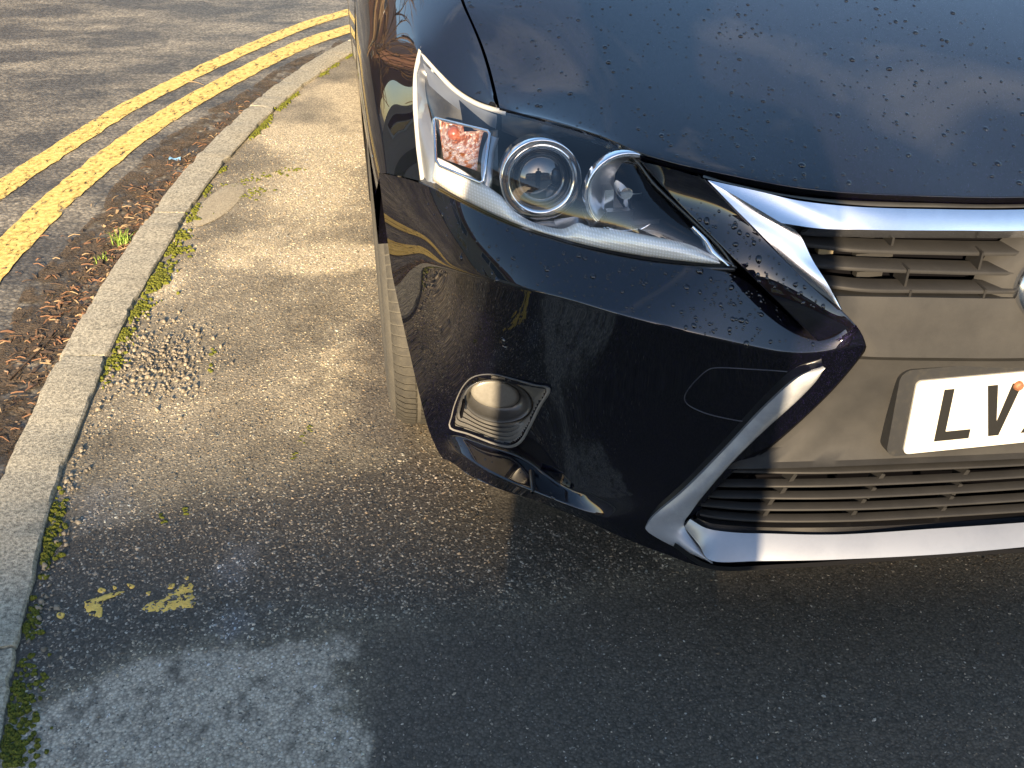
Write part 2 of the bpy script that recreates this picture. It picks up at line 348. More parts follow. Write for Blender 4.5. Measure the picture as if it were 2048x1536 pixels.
back = [
 top_rows[4] + side[3][1:],
 [np.array([-.757,.85,.914]), np.array([-.785,.85,.908]), np.array([-.815,.85,.898]), np.array([-.845,.86,.880]), np.array([-.885,.88,.845]), np.array([-.918,.91,.80]), np.array([-.932,.95,.74]), np.array([-.936,.96,.69])],
 [np.array([-.725,1.16,.957]), np.array([-.77,1.15,.950]), np.array([-.81,1.15,.938]), np.array([-.85,1.15,.915]), np.array([-.89,1.15,.875]), np.array([-.92,1.15,.82]), np.array([-.932,1.16,.75]), np.array([-.935,1.16,.66])],
 [np.array([-.725,1.35,.972]), np.array([-.77,1.35,.960]), np.array([-.81,1.35,.948]), np.array([-.85,1.35,.925]), np.array([-.89,1.35,.885]), np.array([-.92,1.35,.82]), np.array([-.932,1.35,.70]), np.array([-.925,1.35,.20])],
]
t1V, t1F = cages([top_rows, side, back], 3, [hU[0]])
# the panel round the wheel opening
arch_in = [np.array([-.928, .88 - .345 * math.cos(a), .315 + .345 * math.sin(a)]) for a in np.linspace(R_(35), R_(178), 26)]
arch_out = [np.array([-.93 - .003 * math.sin(math.pi * i / 25), p[1], p[2]]) for i, p in enumerate(cr([np.array([-.926,.60,.60]), np.array([-.931,.68,.65]), np.array([-.934,.77,.67]), np.array([-.936,.88,.685]), np.array([-.936,.98,.69]), np.array([-.935,1.16,.66]), np.array([-.93,1.30,.5]), np.array([-.925,1.30,.3])], 26))]
a1 = grid([np.array(arch_out), np.array(arch_in), np.array(arch_in) + np.array([.03, 0, .0])])
wV, wF = join((t1V, t1F), a1)
for nm, fl in (('wing', False), ('wing', True)):
    w = build(nm, wV, wF, PAINT, car, flip=fl)

# near-black sheets added under the panels, giving their gaps a painted shade
inner = []
c = np.array([at(757,345,.57) + np.array([.02,.03,-.01])] + [at(*BC[i][0]) + np.array([.0,.03,-.012]) for i in range(1, 13)])
inner.append(grid([c, c + np.array([0, .12, -.02])]))
inner.append(grid([he + np.array([0, .02, -.02]), he + np.array([0, .02, -.16])]))
c = cr(seam, 40); inner.append(grid([c + np.array([-.05, .01, -.035]), c + np.array([.05, .01, -.035])]))
iV, iF = join(*inner); build('gap_underlay', iV, iF, DARK, car, mirror=True)

# ------------------------------------------------------------------ grille: depth of the nose between the two strips
def Gd(x, z):
    return float(np.interp(abs(x), [0, .2, .34, .38, .46, .53, .6], [-.006, -.004, .002, .010, .030, .050, .075]) + np.interp(z, [.2, .61, .65, .70, .75, .80], [0, 0, .010, .026, .046, .072]))
def onG(px, py, off=0.0):
    y = .03
    for _ in range(25): p = at(px, py, y + off); y = .5 * y + .5 * Gd(p[0], p[2])
    return at(px, py, y + off)
def gcurve(pts, n, off=0.0, mid=True, fn=cr):
    c = [onG(q[0], q[1], off + (q[2] if len(q) > 2 else 0)) for q in pts]
    if mid: e = c[-1]; p = c[-2]; k = (0 - e[0]) / (e[0] - p[0]) if abs(e[0] - p[0]) > 1e-6 else 0; c.append(np.array([0, e[1] + .25 * k * (e[1] - p[1]), e[2] + .35 * k * (e[2] - p[2])]))
    return fn(c, n)
grille = empty('grille', (0, 0, 0), 0, car)
tag(grille, 'dusty grey slatted grille with a chrome surround')
# chrome surround: a bar under the bonnet and a limb that falls to the point
top_e = gcurve([(1415,360,.012),(1523,384,.004),(1601,402),(1718,414),(1873,418.5),(2048,419)], 60, -.004)
bot_e = gcurve([(1563,446,-.002),(1640,457),(1718,459),(1795,460.5),(1920,461),(2048,461)], 60, -.008)
v1 = strip(top_e, bot_e, 8, .0012, (0, -1, .6), skirt=(0, .018, -.018))
l_e = gcurve([(1416,361,.012),(1470,417,.004),(1525,472),(1603,553),(1681,620)], 40, -.006, mid=False)
r_e = gcurve([(1565,447,-.002),(1598,468,.004),(1625,520,.004),(1654,566),(1683,619)], 40, -.008, mid=False)
v2 = strip(l_e, r_e, 8, .0012, (-.3, -1, .5), skirt=(.004, .02, -.012))
cV, cF = join(v1, v2)
build('chrome_surround', cV, cF, CHROME, grille, mirror=True, autosmooth=35)
# black inner rim
rim = gcurve([(2048,462),(1795,461.5),(1640,459),(1602,472),(1626,523),(1656,570),(1684,618)], 60, .0, mid=False)
rV, rF = grid([rim + np.array([-.004, -.002, .003]), rim + np.array([0, .004, -.003]), rim + np.array([0, .05, -.003])])
build('grille_rim', rV, rF, BLACK, grille, mirror='split')
# rubber seal between bonnet and chrome
s_t = cr([he[k] + np.array([0, .008, -.012]) for k in range(3, 15)], 60)
s_b = np.vstack([cr([at(1279,324,.21), at(1345,345,.172), at(1412,360,.145)], 16)[:-1], cr(np.vstack([top_e[0] + np.array([0, .01, 0]), top_e[::10], top_e[-1]]) + np.array([0, .006, 0]), 45)])
qV, qF = strip(s_t, s_b, 4, .003, (0, -1, .5))
build('hood_seal', qV, qF, RUBBER, car, mirror=True)
# upper slats, each a shelf with a blunt front edge
def slat(pts, depth, thick, rise, off, name='slat', parent=grille, m=SLAT):
    e = gcurve(pts, 40, off)
    e = np.vstack([e, (e * np.array([-1, 1, 1]))[::-1][1:]])
    d = np.array([0, depth, rise]); t = np.array([0, 0, -thick])
    rows = [e + d, e + np.array([0, .0015, .0006]), e + np.array([0, 0, -.0012]), e + t + np.array([0, 0, .001]), e + t + np.array([0, .002, 0]), e + d + t * .6]
    V, F = grid(rows)
    return build(name, V, F, m, parent, autosmooth=50)
slat([(1570,481),(1640,491),(1718,499),(1850,503),(2048,505)], .026, .0055, .004, .020)
slat([(1590,523),(1640,530),(1718,535.5),(1850,541),(2048,544.5)], .026, .0055, .003, .018)
slat([(1620,563),(1670,571),(1740,578.5),(1850,580),(2048,581)], .026, .0055, .002, .016)
for px, py in ((1806,548),(1810,590),(1953,515),(1958,588),(1780,466)):
    p = onG(px, py, .03); V, F = box(p + np.array([0, .004, 0]), (.003, .03, .024)); build('grille_fin', V, F, SLAT, grille, smooth=False)
# lower half of the upper grille: the plain panel with its lip, and the plate panel below the joint
def prow(lp, pts, off): e = gcurve(pts, 46, off); return cr(np.vstack([at(*lp)[None], e[::5], e[-1:]]), 50)
t = prow((1672,592,.030), [(1700,592.5),(1790,594),(2048,597)], .016); m1 = prow((1692,640,.024), [(1720,640),(1850,641),(2048,642)], .014)
m2 = prow((1722,690,.014), [(1750,694),(1850,697),(2048,699)], .006); b = prow((1718,712,.012), [(1750,714),(1850,715.5),(2048,716)], .003)
g1 = grid([t + np.array([0, .04, -.004]), t, t + (m1 - t) * .5 + np.array([0, -.002, 0]), m1, m2, b, b + np.array([0, .012, -.001])])
build('grille_panel', g1[0], g1[1], PLASTIC, grille, mirror=True, autosmooth=40)
t = prow((1712,718,.020), [(1750,719.5),(1850,721.5),(2048,722)], .016); k1 = prow((1640,784,.036), [(1700,775),(1850,770),(2048,765)], .022)
k2 = prow((1580,846,.048), [(1660,840),(1850,830),(2048,820)], .024); k3 = prow((1515,897,.060), [(1600,892),(1850,880),(2048,870)], .022)
b = prow((1452,920,.066), [(1540,924),(1700,920),(2048,905)], .014); b2 = prow((1440,938,.066), [(1540,937),(1700,932),(2048,917)], .004)
g2 = grid([t + np.array([0, .02, .002]), t, k1, k2, k3, b, b2, b2 + np.array([0, .02, -.004])])
build('plate_panel', g2[0], g2[1], PLASTIC, grille, mirror=True, autosmooth=40)
# lower slats
for pts in ([(1455,942,.016),(1500,943.5,.006),(1650,945),(1850,938),(2048,929)], [(1436,971,.016),(1480,972,.006),(1650,971.5),(1850,964),(2048,953)],
            [(1416,992,.014),(1460,994.5,.006),(1650,996),(1850,988),(2048,976)], [(1402,1010,.012),(1440,1014,.006),(1520,1019),(1700,1018),(1850,1012),(2048,1000)], [(1400,1029,.010),(1440,1036,.004),(1540,1042),(1700,1041),(1850,1034),(2048,1022)]):
    slat(pts, .015, .0035, .001, .014)
for px, py in ((1582,956),(1757,956),(1926,948),(1562,983),(1740,983),(1912,976),(1538,1004),(1720,1006),(1895,1000),(1528,1027),(1702,1029),(1880,1022)):
    p = onG(px, py, .028); V, F = box(p + np.array([0, .006, 0]), (.006, .020, .020), Matrix.Rotation(R_(24), 3, 'Y')); build('grille_fin', V, F, SLAT, grille, smooth=False)
t = gcurve([(1395,1036,.008),(1430,1048),(1540,1055),(1700,1054),(1873,1046),(2048,1034)], 50, .014); b = gcurve([(1385,1042,.014),(1424,1060),(1531,1070),(1679,1072),(1873,1060),(2048,1048)], 50, .010)
V, F = grid([t + np.array([0, .05, .0]), t, b, b + np.array([0, .02, 0])]); build('lower_sill', V, F, BLACK, grille, mirror=True, autosmooth=40)
# cavity behind everything, with the radiator's pale brackets seen through the slats
V, F = join(grid([[(-.60, .20, .26), (0, .14, .26)], [(-.60, .20, .735), (0, .14, .735)]]), grid([[(-.50, .20, .27), (0, .14, .27)], [(-.44, .10, .265), (0, .05, .265)]]))
build('radiator', V, F, DARK, grille, mirror=True)
TAN = mat('bracket_tan', (.42, .34, .22), .6)
for px, py, sx, sz in ((1655,463,.022,.008),(1740,466,.030,.010),(1840,468,.028,.008),(1925,468,.040,.010),(1648,499,.020,.008),(1745,507,.05,.007),(1735,544,.035,.008),(1960,508,.03,.006)):
    p = onG(px, py, .062); V, F = box(p, (sx, .012, sz)); build('bracket', V, F, TAN if px < 1760 and sx < .03 else PLASTIC, grille, smooth=False)
# round emblem in the middle of the slats
def oval(prof, sx=1.0, sz=1.0):
    V, F = revolve(prof, (0, 0, 0), (0, 1, 0), 64); c_, s_ = math.cos(.22), math.sin(.22)
    return [np.array([v[0] * sx, .014 + v[1] * c_ + v[2] * sz * s_, .662 + v[2] * sz * c_ - v[1] * s_]) for v in V], F
emblem = build('emblem', *oval([(.058, .010), (.060, .004), (.066, -.002), (.070, -.004), (.075, -.001), (.077, .008), (.077, .03)], 1.92, 1.0), CHROME, grille)
V, F = oval([(0, .010), (.058, .010)], 1.92, 1.0); build('emblem_field', V, F, BLACK, emblem)
V, F = join(tube([(-.02, .020, .70), (-.035, .016, .66), (-.045, .010, .632)], .008), tube([(-.045, .010, .632), (.0, .010, .630), (.062, .012, .634)], .008)); build('emblem_mark', V, F, CHROME, emblem)
V, F = oval([(.076, .014), (.086, .016), (.098, .045)], 1.88, 1.05); build('emblem_mount', V, F, PLASTIC, emblem)

# silver bar along the chin, black lip under it
t = [at(*q) for q in [(1380,1038,.066),(1414,1057,.046),(1468,1065,.032),(1531,1067,.022),(1679,1069,.004),(1873,1057,-.008),(2048,1045,-.012)]] ; t.append(np.array([0, -.012, t[-1][2]]))
b = [at(*q) for q in [(1368,1054,.066),(1398,1090,.040),(1425,1122,.012),(1520,1122,-.004),(1660,1119.5,-.020),(1873,1109,-.036),(2048,1094,-.040)]]; b.append(np.array([0, -.040, b[-1][2]]))
tb = cr(t, 80); bb = cr(b, 80)
V, F = strip(tb, bb, 8, .001, (0, -1, 1), skirt=(0, .012, -.014), skirt2=(0, .02, .004)); build('lower_bar', V, F, SILVER, grille, mirror=True, autosmooth=40)
lip = [at(*q) for q in [(1347,1094,.056),(1423,1139,.030),(1562,1137,.004),(1718,1127,-.014),(1873,1115,-.026),(2048,1105,-.030)]]; lip.append(np.array([0, -.030, lip[-1][2]]))
lt = cr(np.array(lip) + np.array([0, -.004, .012]), 60); lb = cr(lip, 60)
V, F = grid([lt, lb + np.array([0, -.001, .003]), lb, lb + np.array([0, .16, .004])]); build('chin_lip', V, F, BLACK, car, mirror=True, autosmooth=40)
# grey blade from the bumper's point to the chin
bl = [onB(*q) for q in [(1644,730,-.003),(1589,749,-.009),(1523,807,-.010),(1445,889,-.011),(1367,967,-.012),(1308,1018,-.011),(1291,1043,-.008)]] + [at(1296,1064,.083), at(1347,1093,.058), at(1421,1124,.026)]
br = [onB(1643,733,-.003), onB(1632,753,-.006), onB(1593,792,-.008), onB(1523,856,-.008), at(1466,923,.045), at(1408,990,.058), at(1381,1026,.064), at(1368,1051,.066), at(1390,1085,.048), at(1424,1123,.022)]
V, F = strip(cr(bl, 70), cr(br, 70), 10, .007, (0, -1, .3), skirt=(.003, .012, -.006))
blade = build('corner_blade', V, F, PRIMER, car, autosmooth=50); tag(blade, 'scuffed dull grey blade, unlike the brighter lower bar')
build('corner_blade', V, F, PRIMER, car, flip=True, autosmooth=50)

# ------------------------------------------------------------------ number plate
pb = 0.0
plate = empty('number_plate', (0, 0, 0), 0, car); tag(plate, 'white number plate with black letters starting LV')
TLT = R_(5)
def PLT(u, v, o=0.0): return np.array([u, .002 + v * math.sin(TLT) - o * math.cos(TLT) + .25 * 0, .432 + v * math.cos(TLT) - o * math.sin(TLT) * -1])
def rrect(u0, u1, v0, v1, r, n=6):
    P = []
    for cx_, cz_, a0 in ((u1 - r, v1 - r, 0), (u0 + r, v1 - r, 90), (u0 + r, v0 + r, 180), (u1 - r, v0 + r, 270)):
        for k in range(n + 1): a = R_(a0 + 90 * k / n); P.append((cx_ + r * math.cos(a), cz_ + r * math.sin(a)))
    return P
def slab(poly, o0, o1, bev=.0):
    n = len(poly); a = [PLT(u, v, o1) for u, v in poly]; b = [PLT(u, v, o0) for u, v in poly]
    return a + b, [tuple(range(n))] + [(i, i + n, (i + 1) % n + n, (i + 1) % n) for i in range(n)]
WHITE = mat('plate_white', (.46, .455, .425), .32, 0, .3, .1, noise=(35, (.40, .395, .36), .5, .8))
INK = mat('plate_black', (.010, .010, .010), .4)
V, F = slab(rrect(-.283, .283, -.004, .127, .016), -.022, -.001); build('plate_plinth', V, F, mat('plinth', (.016, .017, .019), .45, noise=(90, (.030, .029, .027), .5, .75)), plate, smooth=False)
V, F = slab(rrect(-.26, .26, 0, .111, .008), -.001, .0022); face = build('plate_face', V, F, WHITE, plate, smooth=False)
def glyph(polys, name):
    for p in polys:
        V, F = slab(p, .0022, .0027); o = build(name, V, F, INK, plate, smooth=False)
x0, zb, H = -.219, .016, .079
parts = []
Lp = [(x0, zb), (x0 + .05, zb), (x0 + .05, zb + .014), (x0 + .014, zb + .014), (x0 + .014, zb + H), (x0, zb + H)]
V, F = slab(Lp, .0022, .0027); build('plate_letter', V, F, INK, plate, smooth=False)
x1 = x0 + .061
Vp = [(x1 + .0175, zb), (x1 + .0325, zb), (x1 + .05, zb + H), (x1 + .0355, zb + H), (x1 + .025, zb + .022), (x1 + .0145, zb + H), (x1, zb + H)]
V, F = slab(Vp, .0022, .0027); build('plate_letter', V, F, INK, plate, smooth=False)
x2 = x0 + .122
V, F = slab([(x2 + .004, zb), (x2 + .019, zb), (x2 + .05, zb + H - .014), (x2 + .05, zb + H), (x2, zb + H), (x2, zb + H - .014), (x2 + .034, zb + H - .014)], .0022, .0027); build('plate_letter', V, F, INK, plate, smooth=False)
sc0 = PLT(x1 + .044, zb + H - .004, .002)
V, F = revolve([(0, .006), (.004, .0056), (.0062, .004), (.0072, 0)], sc0, (0, -1, .08), 14); build('plate_screw', V, F, mat('rusty_screw', (.30, .12, .06), .6, .3, noise=(300, (.12, .05, .03), .4, .7)), plate)

# ------------------------------------------------------------------ headlights
LO = [(841,363,.452),(905,397,.368),(971,431,.302),(1039,460,.250),(1107,482,.207),(1176,501,.172),(1278,522,.131),(1381,534,.096),(1474,537,.070)]
UP = [(838,99,.620),(864,129,.575),(905,173,.510),(949,202,.455),(999,219,.402),(1066,235,.350),(1157,258,.292),(1227,282,.247),(1277,322,.212),(1313,368,.184),(1360,413,.152),(1408,458,.119),(1449,499,.090),(1474,535,.070)]
# where along the upper edge each lower point is paired
def lens_surface(n=48, m=20, inset=0.0, bulge=.030):
    lo = cr([at(*q) for q in LO], n); up = cr([at(*q) for q in UP], 400)
    s = np.linspace(0, 1, n); s = s ** 1.0
    up = up[(np.interp(s, [0, .12, .35, .62, .85, 1], [0, .18, .42, .62, .83, 1]) * 399).astype(int)]
    lf = cr([at(841,363,.452), at(833,300,.485), at(826,220,.535), at(824,150,.585), at(838,99,.62)], m + 1); lw = np.clip(1 - s / .16, 0, 1) ** 2
    rows = []
    for i in range(m + 1):
        v = i / m; b = 1 - (2 * v - 1) ** 2
        w = np.clip(np.minimum(s / .12, (1 - s) / .25), 0, 1); w = w * w * (3 - 2 * w)
        p = lo + (up - lo) * v + np.outer(b * (bulge * w + .004 * (s > 0)), np.array([-.42, -.75, .42])) + np.outer(lw, lf[i] - (lo[0] + (up[0] - lo[0]) * v))
        rows.append(p + np.array([.35, .9, -.15]) * inset)
    return rows
RIB = mat('led_strip', (.80, .78, .72), .28, .25, .6, .05)
n_, l_, b_ = nodes(RIB); tco = n_.new('ShaderNodeTexCoord')
wv = n_.new('ShaderNodeTexWave'); wv.inputs['Scale'].default_value = 95; wv.bands_direction = 'X'; wv2 = n_.new('ShaderNodeTexWave'); wv2.inputs['Scale'].default_value = 80; wv2.bands_direction = 'Z'
ad = n_.new('ShaderNodeMath'); ad.operation = 'MULTIPLY'; bp = n_.new('ShaderNodeBump'); bp.inputs['Strength'].default_value = .25; bp.inputs['Distance'].default_value = .001
l_.new(tco.outputs['Object'], wv.inputs['Vector']); l_.new(tco.outputs['Object'], wv2.inputs['Vector']); l_.new(wv.outputs['Fac'], ad.inputs[0]); l_.new(wv2.outputs['Fac'], ad.inputs[1])
l_.new(ad.outputs[0], bp.inputs['Height']); l_.new(bp.outputs[0], b_.inputs['Normal'])
rr_ = n_.new('ShaderNodeValToRGB'); rr_.color_ramp.elements[0].color = (.74, .72, .66, 1); rr_.color_ramp.elements[1].color = (.95, .94, .92, 1); l_.new(ad.outputs[0], rr_.inputs[0]); l_.new(rr_.outputs[0], b_.inputs['Base Color'])

lensV, lensF = grid(lens_surface())
lensBVH = BVHTree.FromPolygons([tuple(v) for v in lensV], lensF)
def onL(px, py, deep=0.0, fall=.3):             # sight line met with the lens, then carried on inwards
    d = Vector(cray(px, py)).normalized(); h = lensBVH.ray_cast(Vector(CAMC), d)
    if h[0] is None and px < 880: fall = float(np.interp(py, [99, 363], [.62, .452]))
    p = np.array(h[0]) if h[0] is not None else at(px, py, fall)
    return p + np.array(d) * deep
def headlight(fl):
    hl = empty('headlight', (0, 0, 0), 0, car); kw = dict(flip=fl)
    L = build('lens', lensV, lensF, LENS, hl, **kw)
    # thick clear rim of the lens
    lo = cr([at(*q) for q in LO], 90); up = cr([at(*q) for q in UP], 120); lf = pl([at(*LO[0]), at(833,300,.485), at(826,220,.535), at(824,150,.585), at(838,99,.62)], 40)
    V, F = join(tube(lf + np.array([.004, .004, 0]), .0045, 8), tube(up[:46] + np.array([.001, .004, -.004]), .004, 8)); build('lens_rim', V, F, mat('frosted_rim', (.55, .56, .55), .25, .2, .5), hl, **kw)
    V, F = join(tube(lo + np.array([0, .006, -.004]), .0035, 8), tube(up[44:] + np.array([0, .008, -.003]), .0035, 8)); build('lens_gasket', V, F, BLACK, hl, **kw)
    # housing: bowl behind the lens
    rows = lens_surface(40, 12, 0.0, .0)
    R = []
    for i, r in enumerate(rows):
        v = i / 12; dep = .012 + .115 * min(1, 4 * v * (1 - v) * 1.3); s = np.linspace(0, 1, 40); w = np.clip(np.minimum(s / .10, (1 - s) / .08), 0.06, 1)
        R.append(r + np.outer(dep * w, np.array([.30, .93, -.2])))
    V, F = grid(R); build('housing', V, F, mat('housing_grey', (.045, .048, .052), .30, .2, .4, noise=(12, (.10, .105, .11), .45, .7)), hl, **kw)
    # light bezel down the outer end and along the top
    bo = [onL(*q) for q in [(846,355,.012),(840,300,.012),(834,240,.012),(832,170,.012),(841,118,.014)]]; bi = [onL(*q) for q in [(873,372,.03),(869,318,.04),(866,262,.05),(852,190,.045),(850,140,.03)]]
    V, F = strip(cr(bo, 30), cr(bi, 30), 5, .004, (-1, -1, 0)); build('outer_bezel', V, F, BEZEL, hl, **kw)
    to = [onL(*q) for q in [(845,125,.012),(872,150,.012),(908,185,.012),(950,212,.012),(994,230,.012)]]; ti = [onL(*q) for q in [(858,170,.04),(880,190,.045),(912,215,.05),(950,238,.05),(992,258,.05)]]
    V, F = strip(cr(to, 30), cr(ti, 30), 5, .003, (0, -1, 1)); build('top_bezel', V, F, mat('bezel_grey', (.22, .25, .30), .3, .6), hl, **kw)
    # black hood over the projector
    a = [onL(*q) for q in [(1003,226,.010),(1070,244,.010),(1157,268,.010),(1220,290,.010),(1270,325,.010)]]; b = [onL(*q) for q in [(1003,262,.05),(1050,280,.055),(1110,283,.06),(1190,295,.06),(1262,335,.05)]]
    V, F = strip(cr(a, 30), cr(b, 30), 5, .004, (0, -1, 1)); build('brow', V, F, BLACK, hl, **kw)
    # running light strip
    a = [onL(*q) for q in [(866,362,.008),(905,387,.010),(971,421,.012),(1039,450,.012),(1107,472,.012),(1176,491,.012),(1278,511,.012),(1381,524,.010),(1440,529,.006)]]
    b = [onL(*q) for q in [(873,318,.020),(913,338,.022),(964,370,.024),(1005,398,.024),(1034,430,.022),(1073,452,.020),(1125,464,.020),(1159,452,.022),(1186,460,.022),(1244,467,.020),(1313,480,.018),(1381,495,.014),(1436,520,.007)]]
    V, F = strip(cr(a, 90), cr(b, 90), 6, .004, (0, -1, .3), skirt=(0, .01, 0)); build('running_light', V, F, RIB, hl, **kw)
    # grey textured ledge above it
    a = [onL(*q) for q in [(1034,437,.034),(1073,461,.032),(1125,473,.032),(1159,463,.034),(1186,470,.034),(1244,478,.034),(1313,491,.032),(1360,500,.028)]]; b = [onL(*q) for q in [(1038,428,.07),(1075,440,.075),(1130,436,.08),(1155,434,.08),(1186,450,.08),(1244,456,.08),(1313,462,.07),(1366,482,.05)]]
    V, F = strip(cr(a, 50), cr(b, 50), 4, 0); build('ledge', V, F, BEZEL, hl, **kw)
    # chrome fin near the point
    a = [onL(*q) for q in [(1376,455,.03),(1398,478,.024),(1418,505,.016),(1448,528,.008)]]; b = [onL(*q) for q in [(1386,452,.016),(1410,474,.012),(1436,502,.010),(1462,530,.005)]]
    V, F = strip(cr(a, 20), cr(b, 20), 4, .004); build('chrome_fin', V, F, MIRROR, hl, **kw)
    # projector: ring, barrel, bulging lens
    ax = np.array([-.10, -1, .18]); ax /= np.linalg.norm(ax)
    pc = onL(1082, 357, .060)
    V, F = revolve([(.0395, -.030), (.0400, .004), (.0430, .010), (.0470, .012), (.0500, .008), (.0535, .014), (.0560, .010), (.0570, -.004), (.0575, -.03)], pc, ax, 64); build('projector_ring', V, F, MIRROR, hl, **kw)
    V, F = revolve([(.0400, -.01), (.0375, -.004), (.036, -.006)], pc, ax, 48); build('projector_barrel', V, F, BLACK, hl, **kw)
    V, F = revolve([(.0, .012), (.010, .0113), (.020, .009), (.028, .005), (.034, .0), (.037, -.006)], pc, ax, 48); build('projector_lens', V, F, mat('projector_glass', (.012, .014, .018), .04, 0, 1.0, .0, 1.0, noise=(18, (.09, .085, .07), .45, .7)), hl, **kw)
    # main-beam reflector with bulb and shield
    rc = onL(1250, 383, .055); ax2 = np.array([-.05, -1, .12]); ax2 /= np.linalg.norm(ax2)
    V, F = revolve([(.004, -.036), (.018, -.032), (.032, -.022), (.042, -.008), (.049, .010), (.052, .012), (.054, .008)], rc, ax2, 48); build('reflector', V, F, mat('reflector_silver', (.80, .82, .84), .32, .8), hl, **kw); V, F = revolve([(.050, .008), (.0515, .013), (.054, .014), (.0555, .010), (.056, -.004)], rc, ax2, 48); build('reflector_rim', V, F, MIRROR, hl, **kw)
    V, F = join(revolve([(0, .012), (.008, .011), (.010, .004), (.010, -.03)], rc, ax2, 20), box(rc + np.array([.012, .004, -.012]), (.018, .02, .022)), box(rc + np.array([-.022, .006, -.010]), (.012, .02, .03))); build('bulb', V, F, MIRROR, hl, autosmooth=30, **kw)
    V, F = join(box(rc + np.array([0, .004, -.036]), (.10, .05, .006)), box(rc + np.array([.0, -.004, -.028]), (.05, .012, .010))); build('reflector_floor', V, F, mat('bezel_dark', (.05, .05, .055), .3, .5), hl, smooth=False, **kw)
    # turn signal
    q = [(880,246),(972,268),(957,350),(889,326)]
    A = [onL(*p_, .020) for p_ in q]; B = [onL(*(np.mean(q, 0) + (np.array(p_) - np.mean(q, 0)) * .86), .050) for p_ in q]
    ta = pl([A[0], A[1]], 16); tb_ = pl([A[3], A[2]], 16); V, F = strip(ta + np.array([0, .022, 0]), tb_ + np.array([0, .022, 0]), 12, -.012, (0, -1, 0), skirt=(0, -.006, 0)); ts = build('turn_signal', V, F, AMBER, hl, **kw)
    V, F = revolve([(0, .016), (.006, .015), (.010, .009), (.011, 0), (.011, -.012)], onL(908, 266, .042), ax, 20); build('bulb_cap', V, F, mat('amber_dark', (.20, .05, .02), .2, 0, 1), ts, **kw)
    fo = [onL(*p_, .018) for p_ in [(868,240),(872,236),(975,262),(980,268),(966,362),(960,366),(880,332),(872,320)]]
    V, F = tube(np.vstack([fo, fo[0]]), .0025, 6); build('signal_frame', V, F, MIRROR, hl, **kw)
    a = [onL(*p_, .03) for p_ in [(978,268),(966,300),(962,340),(966,378)]]; b = [onL(*p_, .045) for p_ in [(998,276),(988,306),(986,345),(984,384)]]
    V, F = strip(cr(a, 20), cr(b, 20), 4, .004); build('divider', V, F, BEZEL, hl, **kw)
    return hl
headlight(False); headlight(True)

# ------------------------------------------------------------------ fog lamp, sensor, towing cover
FOGM = mat('fog_bezel_plastic', (.13, .13, .128), .5, 0, .1, noise=(30, (.18, .177, .17), .40, .75))
def fog(fl):
    kw = dict(flip=fl); fg = empty('fog_lamp', (0, 0, 0), 0, car)
    out = cr(np.array(FOG), 72, closed=True)
    c0 = np.array([996., 803.]); rows = []
    E = lambda ang, rx, ry, cx_, cy2: (cx_ + rx * math.cos(ang) * math.cos(.16) - ry * math.sin(ang) * math.sin(.16), cy2 + rx * math.cos(ang) * math.sin(.16) + ry * math.sin(ang) * math.cos(.16))
    angs = [math.atan2(p[1] - c0[1], p[0] - c0[0]) for p in out]
    o3 = [onB(p[0], p[1], -.002, .29) for p in out]
    # fix rim points that missed the skin
    base = np.array([at(p[0], p[1], .31 - .00055 * (p[0] - 925)) for p in out]);
    o3 = np.array(o3)
    ins = np.array([at(*(c0 + (p - c0) * .93), o3[i][1] + .006) for i, p in enumerate(out)])
    rows = [o3 + np.array([0, .006, 0]), o3, np.array([at(*(c0 + (p - c0) * .975), o3[i][1] - .001) for i, p in enumerate(out)]), ins]
    yc = float(np.mean(o3[:, 1]))
    for k, (f_, d) in enumerate(((.12, .010), (.15, .020), (.34, .016), (.37, .027), (.56, .022), (.59, .033), (.78, .027), (.81, .038), (1.0, .034))):
        rows.append(np.array([at(*(np.array(E(a, 70, 44, c0[0], c0[1])) * f_ + (c0 + (p - c0) * .93) * (1 - f_)), (o3[i][1]) * (1 - f_) + yc * f_ + d * .9) for i, (a, p) in enumerate(zip(angs, out))]))
    rows = [np.vstack([r, r[:1]]) for r in rows]
    V, F = grid(rows); build('fog_bezel', V, F, FOGM, fg, autosmooth=45, **kw)
    AA = np.linspace(0, 2 * math.pi, 49)
    ell = lambda rx, ry, cx_, cy2, dy: np.array([at(*E(a, rx, ry, cx_, cy2), yc + dy) for a in AA])
    V, F = grid([ell(70, 44, 996, 803, .030), ell(69, 43, 996, 803, .024), ell(66, 41, 996, 802, .023), ell(62, 37, 995, 800, .034), ell(54, 30, 992, 792, .048), ell(50, 27, 991, 789, .050)]); build('fog_ring', V, F, mat('fog_ring_dark', (.045, .046, .047), .35, 0, .3), fg, **kw)
    V, F = grid([ell(50, 27.5, 991, 789, .052), ell(48, 26, 991, 788, .046), ell(40, 21.5, 991, 788, .0445), ell(24, 13, 991, 788, .0438), ell(8, 4, 991, 788, .0436), ell(.1, .1, 991, 788, .0436)])
    build('fog_lens', V, F, mat('fog_glass', (.26, .255, .235), .25, .3, .7, .08, noise=(60, (.20, .195, .175), .4, .7)), fg, **kw)
    V, F = box(at(925, 817, yc - .002), (.003, .012, .028), Matrix.Rotation(R_(12), 3, 'Y')); build('bezel_slot', V, F, DARK, fg, smooth=False, **kw)
    return fg
fog(False); fog(True)
p = onB(1009.5, 684.6); V, F = revolve([(0, .0012), (.0062, .0010), (.0066, -.001), (.0074, -.001), (.0078, .0008), (.0084, .0004), (.0086, -.006)], p, (-.5, -.85, 0), 28)
ps = build('parking_sensor', V, F, PAINT, car); build('parking_sensor', V, F, PAINT, car, flip=True)
